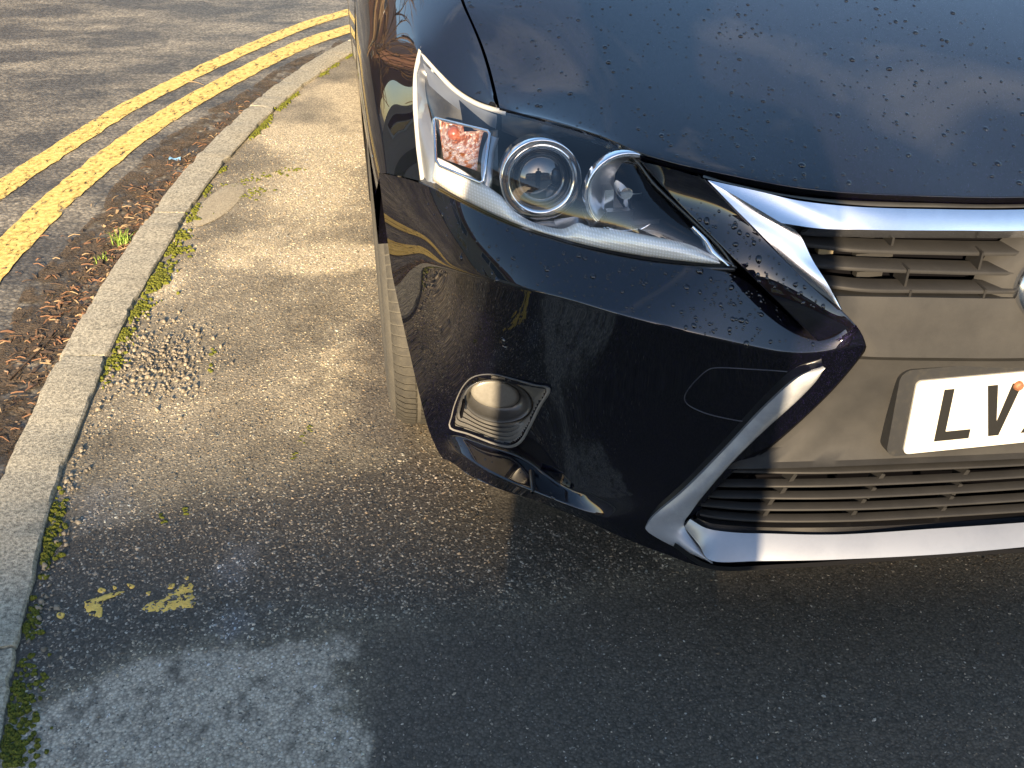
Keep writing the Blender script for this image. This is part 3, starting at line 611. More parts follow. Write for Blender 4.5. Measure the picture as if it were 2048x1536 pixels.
# towing eye cover: a slightly raised lid with its own joint
TOW = [(1574,743),(1550,741),(1500,738),(1440,735),(1415,740),(1390,762),(1372,785),(1370,802),(1385,815),(1420,829),(1470,840),(1485,842)]
V, F = tube(np.array([onB(px, py, -.0003) for px, py in cr(TOW, 60)]), .0007, 6); build('towing_cover', V, F, mat('joint_line', (.04, .045, .06), .4), car)
# small black drain slot on the lip
V, F = tube(np.array([onB(px, py, -.001) for px, py in ((1063,942),(1065,960),(1067,985))]), .0045, 10); build('lip_slot', V, F, BLACK, car)

# ------------------------------------------------------------------ wheels
TYRE = mat('tyre_rubber', (.058, .056, .05), .75, noise=(60, (.09, .084, .07), .3, .75), bump=(400, .3, .001))
RIM = mat('alloy', (.5, .51, .52), .3, .9)
def wheel(x, y, sgn):
    w = empty('wheel', (0, 0, 0), 0, car)
    W, Rr = .205, .318; xo = x + sgn * W / 2      # x: wheel centre
    c = (x, y, Rr); prof = [(.205, -W/2 + .01), (.22, -W/2), (.255, -W/2 - .004), (.285, -W/2), (.303, -W/2 + .012), (.312, -W/2 + .026), (.316, -W/2 + .05), (.318, 0), (.316, W/2 - .05), (.312, W/2 - .026), (.303, W/2 - .012), (.285, W/2), (.255, W/2 + .004), (.22, W/2), (.205, W/2 - .01)]
    V, F = revolve(prof, c, (1, 0, 0), 96); t = build('tyre', V, F, TYRE, w)
    V, F = [], []; TB = mat('tyre_block', (.034, .033, .030), .7, noise=(70, (.062, .058, .048), .35, .75), bump=(500, .3, .001))
    def patch(a0, a1, prof_):
        rows = []; nA = 5
        for i in range(nA + 1):
            a = a0 + (a1 - a0) * i / nA; M = Matrix.Rotation(a, 3, 'X'); rows.append([np.array(Vector((x + d, y, Rr)) + M @ Vector((0, 0, r))) for d, r in prof_])
        v, f = grid(rows); n = len(V); V.extend(v); F.extend(tuple(i + n for i in g) for g in f)
    for sg in (-1, 1):
        edge = [(sg * (W/2 - .003), .283), (sg * (W/2 - .0045), .2885), (sg * (W/2 - .010), .304), (sg * (W/2 - .024), .3145), (sg * (W/2 - .044), .3185), (sg * (W/2 - .0475), .316)]
        k = 0; a = 0.0
        while a < 2 * math.pi - .04:
            st = (.078, .064, .072, .058)[k % 4]; patch(a, a + st - .009, edge); patch(a + .02, a + .02 + st - .010, [(sg * .049, .314), (sg * .047, .3195), (sg * .018, .3205), (sg * .016, .315)]); a += st; k += 1
    for k in range(60): a = 2 * math.pi * k / 60; patch(a, a + .094, [(-.0085, .315), (-.0075, .3208), (.0075, .3208), (.0085, .315)])
    tr = build('tread', V, F, TB, t, autosmooth=40); tr['kind'] = 'stuff'
    V, F = revolve([(.0, sgn * (W/2 - .035)), (.05, sgn * (W/2 - .03)), (.06, sgn * (W/2 - .05)), (.19, sgn * (W/2 - .05)), (.20, sgn * (W/2 - .012)), (.207, sgn * (W/2 - .006))], c, (1, 0, 0), 64); build('rim', V, F, mat('rim_dark', (.03, .03, .03), .6), w)
    for k in range(10):
        a = 2 * math.pi * k / 10; M = Matrix.Rotation(a, 3, 'X'); q = M @ Vector((0, 0, .12)); V, F = box((x + sgn * (W/2 - .028), y + q.y, Rr + q.z), (.02, .028, .16), M); build('spoke', V, F, RIM, w, smooth=False)
    return w
for x, s in ((-.822, -1), (.822, 1)):
    wheel(x, .890, s); wheel(x, 3.50, s)
# wheel housing
V, F = grid([[np.array([xx, .905 - .40 * math.cos(a), .31 + .37 * math.sin(a)]) for a in np.linspace(0, math.pi, 20)] for xx in (-.84, -.55)]); V2, F2 = grid([[(-.55, .5, .1), (-.55, 1.3, .1)], [(-.55, .5, .72), (-.55, 1.3, .72)]])
V, F = join((V, F), (V2, F2)); build('wheel_liner', V, F, DARK, car, mirror='split')
V, F = grid([[(-.55, .30, .20), (0, .20, .21)], [(-.58, 4.0, .18), (0, 4.0, .18)]]); build('undertray', V, F, DARK, car, mirror=True)

# ------------------------------------------------------------------ rest of the body (beyond the frame, seen from a step aside)
ys = [1.30, 1.55, 2.0, 2.6, 3.1, 3.15]
secs = [(1.30, .935, .95), (1.8, .935, .97), (2.5, .935, 1.0), (3.1, .93, 1.03), (3.8, .92, 1.04), (4.25, .86, 1.02), (4.42, .78, .98)]
rows = []
for y, hw, bz in secs: rows.append([np.array([-hw + .03, y, .20]), np.array([-hw - .002, y, .42]), np.array([-hw, y, .70]), np.array([-hw + .02, y, .86]), np.array([-hw + .08, y, bz]), np.array([-hw + .16, y, bz + .01])])
V, F = cage(rows, PAINT, 'side', level=2)
v2, f2 = grid([[(-.76, 4.42, .98), (0, 4.46, .98)], [(-.82, 4.45, .7), (0, 4.50, .7)], [(-.75, 4.42, .25), (0, 4.46, .25)]])
V, F = join((V, F), (v2, f2)); build('body_side', V, F, PAINT, car, mirror=True)
rows = [[np.array([-.60, 1.95, 1.38]), np.array([-.3, 1.90, 1.43]), np.array([0, 1.88, 1.445])], [np.array([-.62, 2.6, 1.44]), np.array([-.3, 2.6, 1.485]), np.array([0, 2.6, 1.495])], [np.array([-.60, 3.4, 1.40]), np.array([-.3, 3.45, 1.45]), np.array([0, 3.5, 1.46])], [np.array([-.56, 4.05, 1.30]), np.array([-.3, 4.12, 1.33]), np.array([0, 4.15, 1.34])]]
V, F = cage(rows, PAINT, 'roof', level=2); build('roof', V, F, PAINT, car, mirror=True)
GLASS = mat('dark_glass', (.012, .014, .015), .03, 0, 1, 0)
V, F = cage([[np.array([-.76, 1.22, .95]), np.array([-.4, 1.10, .975]), np.array([0, 1.07, .98])], [np.array([-.69, 1.62, 1.18]), np.array([-.36, 1.52, 1.21]), np.array([0, 1.49, 1.22])], [np.array([-.60, 1.96, 1.375]), np.array([-.3, 1.91, 1.425]), np.array([0, 1.89, 1.44])]], GLASS, 'ws', level=2)
build('windscreen', V, F, GLASS, car, mirror=True)
V, F = grid([[(-.775, 1.35, .97), (-.77, 2.6, 1.0), (-.75, 3.9, 1.045)], [(-.66, 1.80, 1.30), (-.635, 2.6, 1.43), (-.60, 3.75, 1.36)]]); build('side_glass', V, F, GLASS, car, mirror=True)
V, F = grid([[(-.72, 4.40, 1.0), (0, 4.44, 1.0)], [(-.56, 4.05, 1.30), (0, 4.15, 1.34)]]); build('rear_glass', V, F, GLASS, car, mirror=True)

# ------------------------------------------------------------------ raindrops on the paint
sk = join((hV, hF), (bumpV, bumpF), (sV, sF), (t1V, t1F), (lensV, lensF)); n_lens0 = len(hF) + len(bumpF) + len(sF) + len(t1F)
skin_bvh = BVHTree.FromPolygons([tuple(v) for v in sk[0]], sk[1])
DV, DF = [], []
def drop(p, nrm, r, hgt):
    nrm = Vector(nrm).normalized(); dn = Vector((0, -.3, -1)); u = nrm.cross(Vector((1, 0, .1))).normalized(); w = nrm.cross(u)
    ph = random.random() * 6.28; el = 1 + .35 * random.random(); nn = 10; n0 = len(DV); rows = ((1, -.02), (.93, .38), (.70, .75), (.36, .95))
    for rad, hh in rows:
        for k in range(nn):
            a = 2 * math.pi * k / nn; wob = 1 + .10 * math.sin(2 * a + ph) + .06 * math.sin(3 * a + 2 * ph)
            DV.append(np.array(Vector(p) + (u * math.cos(a) * el + w * math.sin(a)) * r * rad * wob + nrm * hgt * hh))
    DV.append(np.array(Vector(p) + nrm * hgt)); top = len(DV) - 1
    for j in range(3):
        for k in range(nn): DF.append((n0 + j * nn + k, n0 + j * nn + (k + 1) % nn, n0 + (j + 1) * nn + (k + 1) % nn, n0 + (j + 1) * nn + k))
    for k in range(nn): DF.append((n0 + 3 * nn + k, n0 + 3 * nn + (k + 1) % nn, top))
zones = [(930, 0, 1500, 330, 330), (1400, -60, 2300, 390, 620), (850, 390, 1650, 690, 330), (1380, 340, 1720, 640, 60), (880, 880, 1160, 1010, 12)]
for (x0_, y0_, x1_, y1_, cnt) in zones:
    k = 0; tries = 0
    while k < cnt and tries < cnt * 6:
        tries += 1
        px = random.uniform(x0_, x1_); py = y0_ + (y1_ - y0_) * random.random()
        h = skin_bvh.ray_cast(Vector(CAMC), Vector(cray(px, py)).normalized())
        if h[0] is None or h[2] >= n_lens0: continue
        nrm = h[1] if h[1].dot(Vector(cray(px, py))) < 0 else -h[1]
        if nrm.z < .25: continue
        big = random.random(); r = .0008 + .0009 * random.random() + (.0015 * random.random() if big > .6 else 0) + (.0015 if big > .95 else 0)
        drop(h[0], nrm, r, r * (.50 + .25 * random.random())); k += 1
dr = build('raindrops', DV, DF, WATER, car); dr['kind'] = 'stuff'

# ------------------------------------------------------------------ ground
ZR = -.09                                        # road level, pavement is 0
KB = [(-.12, -.70), (-.28, -.20), (-.52, .40), (-.71, .86), (-.797, 1.167), (-.835, 1.34), (-.882, 1.55), (-.920, 1.85), (-.945, 2.06), (-.963, 2.34), (-.971, 2.65), (-.974, 2.88), (-.962, 3.30), (-.897, 3.875), (-.813, 4.28), (-.692, 4.69), (-.42, 5.35), (.05, 6.15), (.75, 7.0), (1.7, 7.8)]
KB = cr(np.array(KB), 400)
kL = np.r_[0, np.cumsum(np.linalg.norm(np.diff(KB, axis=0), axis=1))]
def kat(s): return np.array([np.interp(s, kL, KB[:, 0]), np.interp(s, kL, KB[:, 1])])
def knorm(s): t = kat(s + .02) - kat(s - .02); t /= np.linalg.norm(t); return np.array([-t[1], t[0]])      # towards the road
def k_R(F): return np.interp(F, KB[:, 1], KB[:, 0])
def vnoise(x, y, s, seed=0):
    x = np.asarray(x) * s + seed * 17.3; y = np.asarray(y) * s - seed * 9.1
    xi = np.floor(x); yi = np.floor(y); fx = x - xi; fy = y - yi; fx = fx * fx * (3 - 2 * fx); fy = fy * fy * (3 - 2 * fy)
    hsh = lambda a, b: np.mod(np.sin(a * 127.1 + b * 311.7 + seed * 74.7) * 43758.5453, 1.0)
    return (hsh(xi, yi) * (1 - fx) + hsh(xi + 1, yi) * fx) * (1 - fy) + (hsh(xi, yi + 1) * (1 - fx) + hsh(xi + 1, yi + 1) * fx) * fy
def fbm(x, y, s, seed=0): return .5 * vnoise(x, y, s, seed) + .28 * vnoise(x, y, s * 2.1, seed + 1) + .15 * vnoise(x, y, s * 4.3, seed + 2) + .07 * vnoise(x, y, s * 9, seed + 3)
def sm(a, b, x): t = np.clip((x - a) / (b - a), 0, 1); return t * t * (3 - 2 * t)
def polymask(X, Y, pts, soft):                    # 1 inside a ground polygon, falling off over soft metres
    P = np.array([gnd(px, py)[:2] for px, py in pts]); X = np.asarray(X); Y = np.asarray(Y); ins = np.zeros(X.shape, bool); dist = np.full(X.shape, 9.0)
    j = len(P) - 1
    for i in range(len(P)):
        a, b = P[j], P[i]; c = (P[i][1] > Y) != (P[j][1] > Y); ins ^= c & (X < (P[j][0] - P[i][0]) * (Y - P[i][1]) / (P[j][1] - P[i][1] + 1e-12) + P[i][0])
        d = b - a; t = np.clip(((X - a[0]) * d[0] + (Y - a[1]) * d[1]) / (d @ d + 1e-12), 0, 1); dist = np.minimum(dist, np.hypot(X - a[0] - t * d[0], Y - a[1] - t * d[1])); j = i
    return sm(-soft, soft, np.where(ins, dist, -dist))
def masks(X, Y):
    n1 = fbm(X, Y, 3.2, 3); n2 = fbm(X, Y, 9, 5); wob = .06 * (fbm(X, Y, 9, 8) - .5) + .03 * (fbm(X, Y, 40, 9) - .5); wob2 = .06 * (fbm(X, Y, 9, 21) - .5) + .03 * (fbm(X, Y, 40, 22) - .5)
    patch = polymask(X + wob, Y + wob2, [(-400,1560),(10,1470),(60,1425),(150,1385),(240,1350),(330,1325),(470,1300),(560,1295),(640,1300),(715,1285),(722,1310),(650,1345),(700,1390),(650,1430),(760,1480),(720,1560),(760,1900),(-300,1900)], .006)
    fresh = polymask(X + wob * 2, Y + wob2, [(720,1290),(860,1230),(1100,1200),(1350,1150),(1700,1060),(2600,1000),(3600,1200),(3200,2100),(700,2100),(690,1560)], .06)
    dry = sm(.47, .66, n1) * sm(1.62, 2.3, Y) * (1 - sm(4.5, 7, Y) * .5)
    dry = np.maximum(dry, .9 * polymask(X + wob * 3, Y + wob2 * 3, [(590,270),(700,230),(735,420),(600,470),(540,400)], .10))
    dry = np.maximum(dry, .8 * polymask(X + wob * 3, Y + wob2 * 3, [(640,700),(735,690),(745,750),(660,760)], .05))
    dark = polymask(X + wob * 2, Y + wob2 * 2, [(-100,1080),(200,1040),(420,1000),(640,960),(860,930),(1300,1000),(1400,1140),(900,1240),(500,1290),(200,1340),(0,1400)], .09)  # shade zone in front of the car, darkened into the asphalt colour
    wet = polymask(X + wob * 2, Y + wob2 * 2, [(735,640),(780,620),(850,830),(900,920),(980,980),(860,1020),(760,930),(690,860),(690,780)], .05)
    pale = .9 * polymask(X + wob * 2, Y + wob2 * 2, [(440,1100),(520,1095),(540,1150),(450,1150)], .03) + .9 * polymask(X + wob * 2, Y + wob2 * 2, [(400,1280),(470,1225),(520,1250),(480,1290)], .02) + .7 * polymask(X + wob * 2, Y + wob2 * 2, [(150,980),(240,960),(240,1040),(160,1060)], .04)
    return dict(patch=patch, fresh=fresh * (1 - patch), dry=dry, dark=dark, wet=wet, pale=np.clip(pale, 0, 1), n1=n1, n2=n2)
def col_pave(X, Y):
    m = masks(X, Y); n1, n2 = m['n1'], m['n2']
    base = np.stack([.200 + .20 * (n2 - .5) , .172 + .175 * (n2 - .5), .124 + .13 * (n2 - .5)], -1)
    mixc = lambda a, c, f: a + (np.array(c) - a) * f[..., None]
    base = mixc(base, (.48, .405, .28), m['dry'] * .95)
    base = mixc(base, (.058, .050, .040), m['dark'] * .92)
    base = mixc(base, (.17, .17, .17), m['pale'] * .55)
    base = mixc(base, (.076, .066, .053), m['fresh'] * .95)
    pk = (.80 + .4 * fbm(X, Y, 26, 61))[..., None]; pits = sm(.62, .72, fbm(X, Y, 60, 71)) * .6; base = base + (np.array((.38, .335, .265)) * pk * (1 - pits)[..., None] - base) * (m['patch'] * .96)[..., None]
    base = mixc(base, (.060, .052, .045), m['wet'] * .7)
    return base, m
# surface sheet in rows from the kerb to the right, fine where the camera looks
Fs = np.r_[np.linspace(-16, .2, 30)[:-1], np.linspace(.2, 5.5, 300), np.linspace(5.5, 7.75, 20)[1:]]
us = np.r_[np.linspace(0, 1, 260) ** 1.0 * .30, np.linspace(.30, 1, 40)[1:]]
X = np.zeros((len(Fs), len(us))); Y = np.zeros_like(X)
for i, F_ in enumerate(Fs):
    k = (np.interp(F_, KB[:, 1], KB[:, 0]) if F_ > -.7 else -.12 + (-.7 - F_) * .35) - .05
    X[i] = k + us * (9.0 - k); Y[i] = F_
Zg = (fbm(X, Y, 2.0, 40) - .5) * .010 * sm(.0, .25, X - X[:, :1]) - .001
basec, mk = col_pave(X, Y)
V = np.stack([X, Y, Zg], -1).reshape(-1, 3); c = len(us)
F = [(i * c + j, i * c + j + 1, (i + 1) * c + j + 1, (i + 1) * c + j) for i in range(len(Fs) - 1) for j in range(c - 1)]
def asphalt(name, attr=True, color=(.07, .07, .07), scale=120, wet=.0, grain=.5, worn=None):
    m = bpy.data.materials.new(name); m.use_nodes = True; n, l, b = nodes(m); tco = n.new('ShaderNodeTexCoord')
    v = n.new('ShaderNodeTexVoronoi'); v.inputs['Scale'].default_value = scale; l.new(tco.outputs['Object'], v.inputs['Vector'])
    t = n.new('ShaderNodeTexNoise'); t.inputs['Scale'].default_value = scale * 2.2; t.inputs['Detail'].default_value = 5; l.new(tco.outputs['Object'], t.inputs['Vector'])
    sep = n.new('ShaderNodeSeparateColor'); l.new(v.outputs['Color'], sep.inputs[0])
    mr = n.new('ShaderNodeMapRange'); mr.inputs['To Min'].default_value = 1 - grain; mr.inputs['To Max'].default_value = 1 + grain * 1.1; l.new(sep.outputs[0], mr.inputs[0])
    dk = n.new('ShaderNodeMapRange'); dk.inputs['From Min'].default_value = .30; dk.inputs['From Max'].default_value = .72; dk.inputs['To Min'].default_value = 1.08; dk.inputs['To Max'].default_value = .62; l.new(v.outputs['Distance'], dk.inputs[0])
    mu = n.new('ShaderNodeMath'); mu.operation = 'MULTIPLY'; l.new(mr.outputs[0], mu.inputs[0]); l.new(dk.outputs[0], mu.inputs[1])
    vs = n.new('ShaderNodeVectorMath'); vs.operation = 'SCALE'; l.new(mu.outputs[0], vs.inputs['Scale'])
    if attr: a = n.new('ShaderNodeAttribute'); a.attribute_name = 'Col'; l.new(a.outputs['Color'], vs.inputs[0])
    elif worn:
        w = n.new('ShaderNodeTexNoise'); w.inputs['Scale'].default_value = worn[0]; w.inputs['Detail'].default_value = 9; w.inputs['Roughness'].default_value = .68; mpn = n.new('ShaderNodeMapping'); mpn.inputs['Rotation'].default_value = (0, 0, R_(20)); mpn.inputs['Scale'].default_value = (1.0, 2.2, 1)
        l.new(tco.outputs['Object'], mpn.inputs[0]); l.new(mpn.outputs[0], w.inputs['Vector']); rp = n.new('ShaderNodeValToRGB'); e = rp.color_ramp.elements; e[0].position = worn[2]; e[0].color = (*color, 1); e[1].position = worn[3]; e[1].color = (*worn[1], 1)
        l.new(w.outputs[0], rp.inputs[0]); l.new(rp.outputs[0], vs.inputs[0])
    else: vs.inputs[0].default_value = color
    l.new(vs.outputs[0], b.inputs['Base Color'])
    hgt = n.new('ShaderNodeMath'); hgt.operation = 'MULTIPLY_ADD'; hgt.inputs[1].default_value = -1.0; l.new(v.outputs['Distance'], hgt.inputs[0]); l.new(t.outputs[0], hgt.inputs[2])
    bp = n.new('ShaderNodeBump'); bp.inputs['Strength'].default_value = .45; bp.inputs['Distance'].default_value = .4 / scale; l.new(hgt.outputs[0], bp.inputs['Height']); l.new(bp.outputs[0], b.inputs['Normal'])
    b.inputs['Roughness'].default_value = .72 - wet
    return m
me = bpy.data.meshes.new('pavement'); me.from_pydata(V.tolist(), [], F)
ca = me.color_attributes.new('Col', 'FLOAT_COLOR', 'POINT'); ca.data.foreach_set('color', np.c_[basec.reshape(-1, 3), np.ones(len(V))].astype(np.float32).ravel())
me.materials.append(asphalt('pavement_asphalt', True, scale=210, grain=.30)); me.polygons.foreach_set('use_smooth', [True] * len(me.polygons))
pave = bpy.data.objects.new('pavement', me); COL.objects.link(pave); tag(pave, 'worn asphalt pavement, sunlit and dusty behind, dark and shaded in front', 'pavement', kind='structure')

road_m = asphalt('road_asphalt', False, (.075, .070, .062), 90, .05, .40, worn=(1.6, (.25, .22, .17), .44, .64))
road = build('road', [(-600, -600, ZR), (600, -600, ZR), (600, 600, ZR), (-600, 600, ZR)], [(0, 1, 2, 3)], road_m, None, smooth=False)
tag(road, 'grey asphalt road with dry pale streaks beyond the kerb', 'road', kind='structure')

# ---- chippings standing proud in the asphalt
def chips(name, pts, size, colors, parent, matname, hmin=.25, hmax=.6, nside=5, sink=.25):
    n = len(pts); k = nside; ang = RNG.random(n)[:, None] * 6.283 + np.arange(k)[None] * (6.283 / k) + RNG.normal(0, .18, (n, k))
    asp = 1 + .5 * RNG.random(n); rot = RNG.random(n) * 6.283; rad = size[:, None] * (.85 + .3 * RNG.random((n, k)))
    ux = np.cos(ang) * rad * asp[:, None]; uy = np.sin(ang) * rad / asp[:, None]; c, s = np.cos(rot)[:, None], np.sin(rot)[:, None]
    bx = ux * c - uy * s; by = ux * s + uy * c; H = size * (hmin + (hmax - hmin) * RNG.random(n)); tx = RNG.normal(0, .25, n); ty = RNG.normal(0, .25, n)
    lo = np.stack([pts[:, 0:1] + bx, pts[:, 1:2] + by, (pts[:, 2] - sink * size)[:, None] + 0 * bx], -1)
    hi = np.stack([pts[:, 0:1] + bx * .66, pts[:, 1:2] + by * .66, (pts[:, 2] + H)[:, None] + bx * tx[:, None] + by * ty[:, None]], -1)
    V = np.concatenate([lo, hi], 1).reshape(-1, 3); b0 = (np.arange(n) * 2 * k)[:, None]; j = np.arange(k)
    quads = np.stack([b0 + j, b0 + (j + 1) % k, b0 + k + (j + 1) % k, b0 + k + j], -1).reshape(-1, 4); caps = b0 + k + j
    me = bpy.data.meshes.new(name); nq = len(quads); me.vertices.add(len(V)); me.vertices.foreach_set('co', V.ravel().astype(np.float32))
    loops = np.concatenate([quads.ravel(), caps.ravel()]); me.loops.add(len(loops)); me.loops.foreach_set('vertex_index', loops.astype(np.int32))
    st = np.concatenate([np.arange(nq) * 4, nq * 4 + np.arange(n) * k]); me.polygons.add(nq + n); me.polygons.foreach_set('loop_start', st.astype(np.int32))
    me.update(calc_edges=True); me.validate()
    ca = me.color_attributes.new('Col', 'FLOAT_COLOR', 'POINT'); C = np.repeat(np.c_[colors, np.ones(n)], 2 * k, 0); ca.data.foreach_set('color', C.astype(np.float32).ravel())
    if matname in MATS: m = MATS[matname]
    else:
        m = bpy.data.materials.new(matname); m.use_nodes = True; MATS[matname] = m; nn, l, b = nodes(m); a = nn.new('ShaderNodeAttribute'); a.attribute_name = 'Col'; l.new(a.outputs['Color'], b.inputs['Base Color']); b.inputs['Roughness'].default_value = .55
    me.materials.append(m); o = bpy.data.objects.new(name, me); COL.objects.link(o); o.parent = parent; o['kind'] = 'stuff'; return o
N = 270000
cx = RNG.uniform(-1.05, 1.9, N); cf = .45 + (3.6 - .45) * RNG.random(N) ** 1.5
W3 = np.stack([cx, cf, 0 * cx], -1); px, py = project(W3); lc = np.stack([(cx - CX) * cy_ + (cf - CY) * sy_, -(cx - CX) * sy_ + (cf - CY) * cy_], -1)
keep = (px > -60) & (px < 2110) & (py < 1590) & (cx > np.interp(cf, KB[:, 1], KB[:, 0]) + .004) & ~((abs(lc[:, 0]) < .75) & (lc[:, 1] > .45))
cx, cf = cx[keep], cf[keep]; cb, cm = col_pave(cx, cf)
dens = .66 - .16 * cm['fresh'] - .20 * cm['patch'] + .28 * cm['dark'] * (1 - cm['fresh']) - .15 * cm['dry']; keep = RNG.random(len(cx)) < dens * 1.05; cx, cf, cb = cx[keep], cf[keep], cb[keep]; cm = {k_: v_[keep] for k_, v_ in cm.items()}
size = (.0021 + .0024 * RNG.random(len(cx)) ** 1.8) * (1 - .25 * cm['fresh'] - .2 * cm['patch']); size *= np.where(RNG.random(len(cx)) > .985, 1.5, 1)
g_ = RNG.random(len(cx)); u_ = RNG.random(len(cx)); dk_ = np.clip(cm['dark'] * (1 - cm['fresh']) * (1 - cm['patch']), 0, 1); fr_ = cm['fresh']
t_lit = np.where(g_ < .45, .55 + .5 * u_, np.where(g_ < .85, 1.0 + .6 * u_, 1.5 + 1.0 * u_)); t_shade = np.where(g_ < .40, .6 + .8 * u_, np.where(g_ < .80, 1.6 + 1.6 * u_, 3.0 + 3.2 * u_)); t_fresh = np.where(g_ < .62, .55 + .8 * u_, np.where(g_ < .92, 1.3 + 1.2 * u_, 2.6 + 3.0 * u_)); t_patch = np.where(g_ < .30, .25 + .4 * u_, np.where(g_ < .93, .8 + .6 * u_, 1.5 + .8 * u_))
tone = t_lit * (1 - dk_) + t_shade * dk_; tone = tone * (1 - fr_) + t_fresh * fr_; tone = tone * (1 - cm['patch']) + t_patch * cm['patch']; warm = RNG.normal(0, .07, len(cx))
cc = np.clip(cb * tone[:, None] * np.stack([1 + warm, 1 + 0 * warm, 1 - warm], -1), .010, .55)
Zc = (fbm(cx, cf, 2.0, 40) - .5) * .010 * sm(.0, .25, cx - (np.interp(cf, KB[:, 1], KB[:, 0]) - .05)) - .001
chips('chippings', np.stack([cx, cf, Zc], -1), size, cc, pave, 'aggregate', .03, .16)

# ---- kerb: one stone after another
KERB = mat('kerb_concrete', (.12, .112, .088), .85, noise=(150, (.46, .425, .335), .34, .64), bump=(380, .8, .003))
kerb = empty('kerb', (KB[200][0], KB[200][1], 0)); tag(kerb, 'curved kerb of pale concrete stones with mossy joints', 'kerb')
joints_F = [-.9 + 0, .27, 1.167, 2.065, 2.885, 3.875, 4.79, 5.70, 6.6]
joints_s = [np.interp(f_, KB[:, 1], kL) for f_ in joints_F]
for a, b in zip(joints_s[:-1], joints_s[1:]):
    ss = np.linspace(a + .003, b - .003, 46); rows = []; chip = RNG.normal(0, .0006, 46) - .004 * (RNG.random(46) > .93)
    chip[0] -= .004; chip[-1] -= .003
    tilt = random.uniform(-.003, .003); lift = random.uniform(.000, .005)
    prof = [(0, -.20), (0, .003), (.004, .007), (.100, .008), (.112, .003), (.118, -.008), (.124, -.20)]
    for q in prof: rows.append([np.array([*(kat(s) + knorm(s) * (q[0] + (.0004 * math.sin(s * 40 + q[0] * 90)) + (chip[i] if q[0] > .05 and q[1] < .005 else -chip[i] if q[0] < .01 else 0))), (q[1] + lift + tilt * q[0] * 8 + .0009 * math.sin(s * 23) + RNG.normal(0, .0005) + (chip[i] if q[0] in (0, .112) else 0)) if q[1] > -.1 else q[1]]) for i, s in enumerate(ss)])
    V, F = grid(rows); n0 = len(V); c14 = 46; r = len(prof)
    F.append(tuple(i * c14 for i in range(r))); F.append(tuple(i * c14 + 45 for i in range(r))[::-1])
    V = [v - np.array([KB[200][0], KB[200][1], 0]) for v in V]
    build('kerb_stone', V, F, KERB, kerb, autosmooth=40)
V, F = [], []
for s in joints_s[1:-1]:
    p = kat(s); nn = knorm(s); tt = np.array([nn[1], -nn[0]]); v = [np.array([*(p + nn * q + tt * w), z]) - np.array([KB[200][0], KB[200][1], 0]) for q in (.003, .118) for w, z in ((-.005, -.004), (.005, -.004))]
    n = len(V); V += v; F += [(n, n + 1, n + 3, n + 2)]
build('mortar_joint', V, F, mat('mortar', (.03, .028, .022), .9), kerb, smooth=False)

# ---- double yellow lines on the road
YEL = bpy.data.materials.new('yellow_paint'); YEL.use_nodes = True; n, l, b = nodes(YEL); tco = n.new('ShaderNodeTexCoord')
t1 = n.new('ShaderNodeTexNoise'); t1.inputs['Scale'].default_value = 26; t1.inputs['Detail'].default_value = 10; t1.inputs['Roughness'].default_value = .75
mpn = n.new('ShaderNodeMapping'); mpn.inputs['Scale'].default_value = (1.9, .9, 1); mpn.inputs['Rotation'].default_value = (0, 0, .75); l.new(tco.outputs['Object'], mpn.inputs[0]); l.new(mpn.outputs[0], t1.inputs['Vector'])
r1 = n.new('ShaderNodeValToRGB'); r1.color_ramp.elements[0].position = .37; r1.color_ramp.elements[1].position = .47; l.new(t1.outputs[0], r1.inputs[0])
t2 = n.new('ShaderNodeTexNoise'); t2.inputs['Scale'].default_value = 60; t2.inputs['Detail'].default_value = 6; l.new(tco.outputs['Object'], t2.inputs['Vector'])
r2 = n.new('ShaderNodeValToRGB'); r2.color_ramp.elements[0].position = .35; r2.color_ramp.elements[0].color = (.50, .34, .085, 1); r2.color_ramp.elements[1].position = .68; r2.color_ramp.elements[1].color = (.78, .56, .19, 1); l.new(t2.outputs[0], r2.inputs[0]); l.new(r2.outputs[0], b.inputs['Base Color'])
b.inputs['Roughness'].default_value = .7; tr = n.new('ShaderNodeBsdfTransparent'); ms = n.new('ShaderNodeMixShader'); l.new(r1.outputs[0], ms.inputs[0]); l.new(tr.outputs[0], ms.inputs[1]); l.new(b.outputs[0], ms.inputs[2]); l.new(ms.outputs[0], n['Material Output'].inputs[0])
bp = n.new('ShaderNodeBump'); bp.inputs['Distance'].default_value = .003; l.new(t2.outputs[0], bp.inputs['Height']); l.new(bp.outputs[0], b.inputs['Normal'])
def line(pts, w, label):
    c = cr(np.array(pts), 160); T = np.gradient(c, axis=0); T /= np.linalg.norm(T, axis=1)[:, None]; Nn = np.stack([-T[:, 1], T[:, 0]], -1)
    wob = np.array([RNG.normal(0, .0025) for _ in range(160)])[:, None]
    A = np.c_[c + Nn * (w / 2 + wob), np.full(160, ZR + .004)]; B = np.c_[c - Nn * (w / 2 + wob[::-1]), np.full(160, ZR + .004)]
    V, F = grid([A, B]); o = build('yellow_line', V, F, YEL, None, smooth=False); tag(o, label, 'road marking', 'double yellow lines', 'structure')
line([(-1.62, .9), (-1.76, 2.0), (-1.775, 2.75), (-1.733, 3.294), (-1.655, 3.764), (-1.565, 4.19), (-1.345, 4.85), (-1.101, 5.43), (-.863, 5.80), (-.4, 6.45), (.3, 7.2)], .100, 'thinner worn yellow line, the one farther from the kerb')
line([(-1.36, .9), (-1.48, 1.9), (-1.512, 2.6), (-1.515, 3.0), (-1.495, 3.338), (-1.412, 3.93), (-1.26, 4.487), (-1.039, 5.08), (-.817, 5.437), (-.35, 6.05), (.35, 6.8)], .116, 'broad cracked yellow line, the one nearer the kerb')

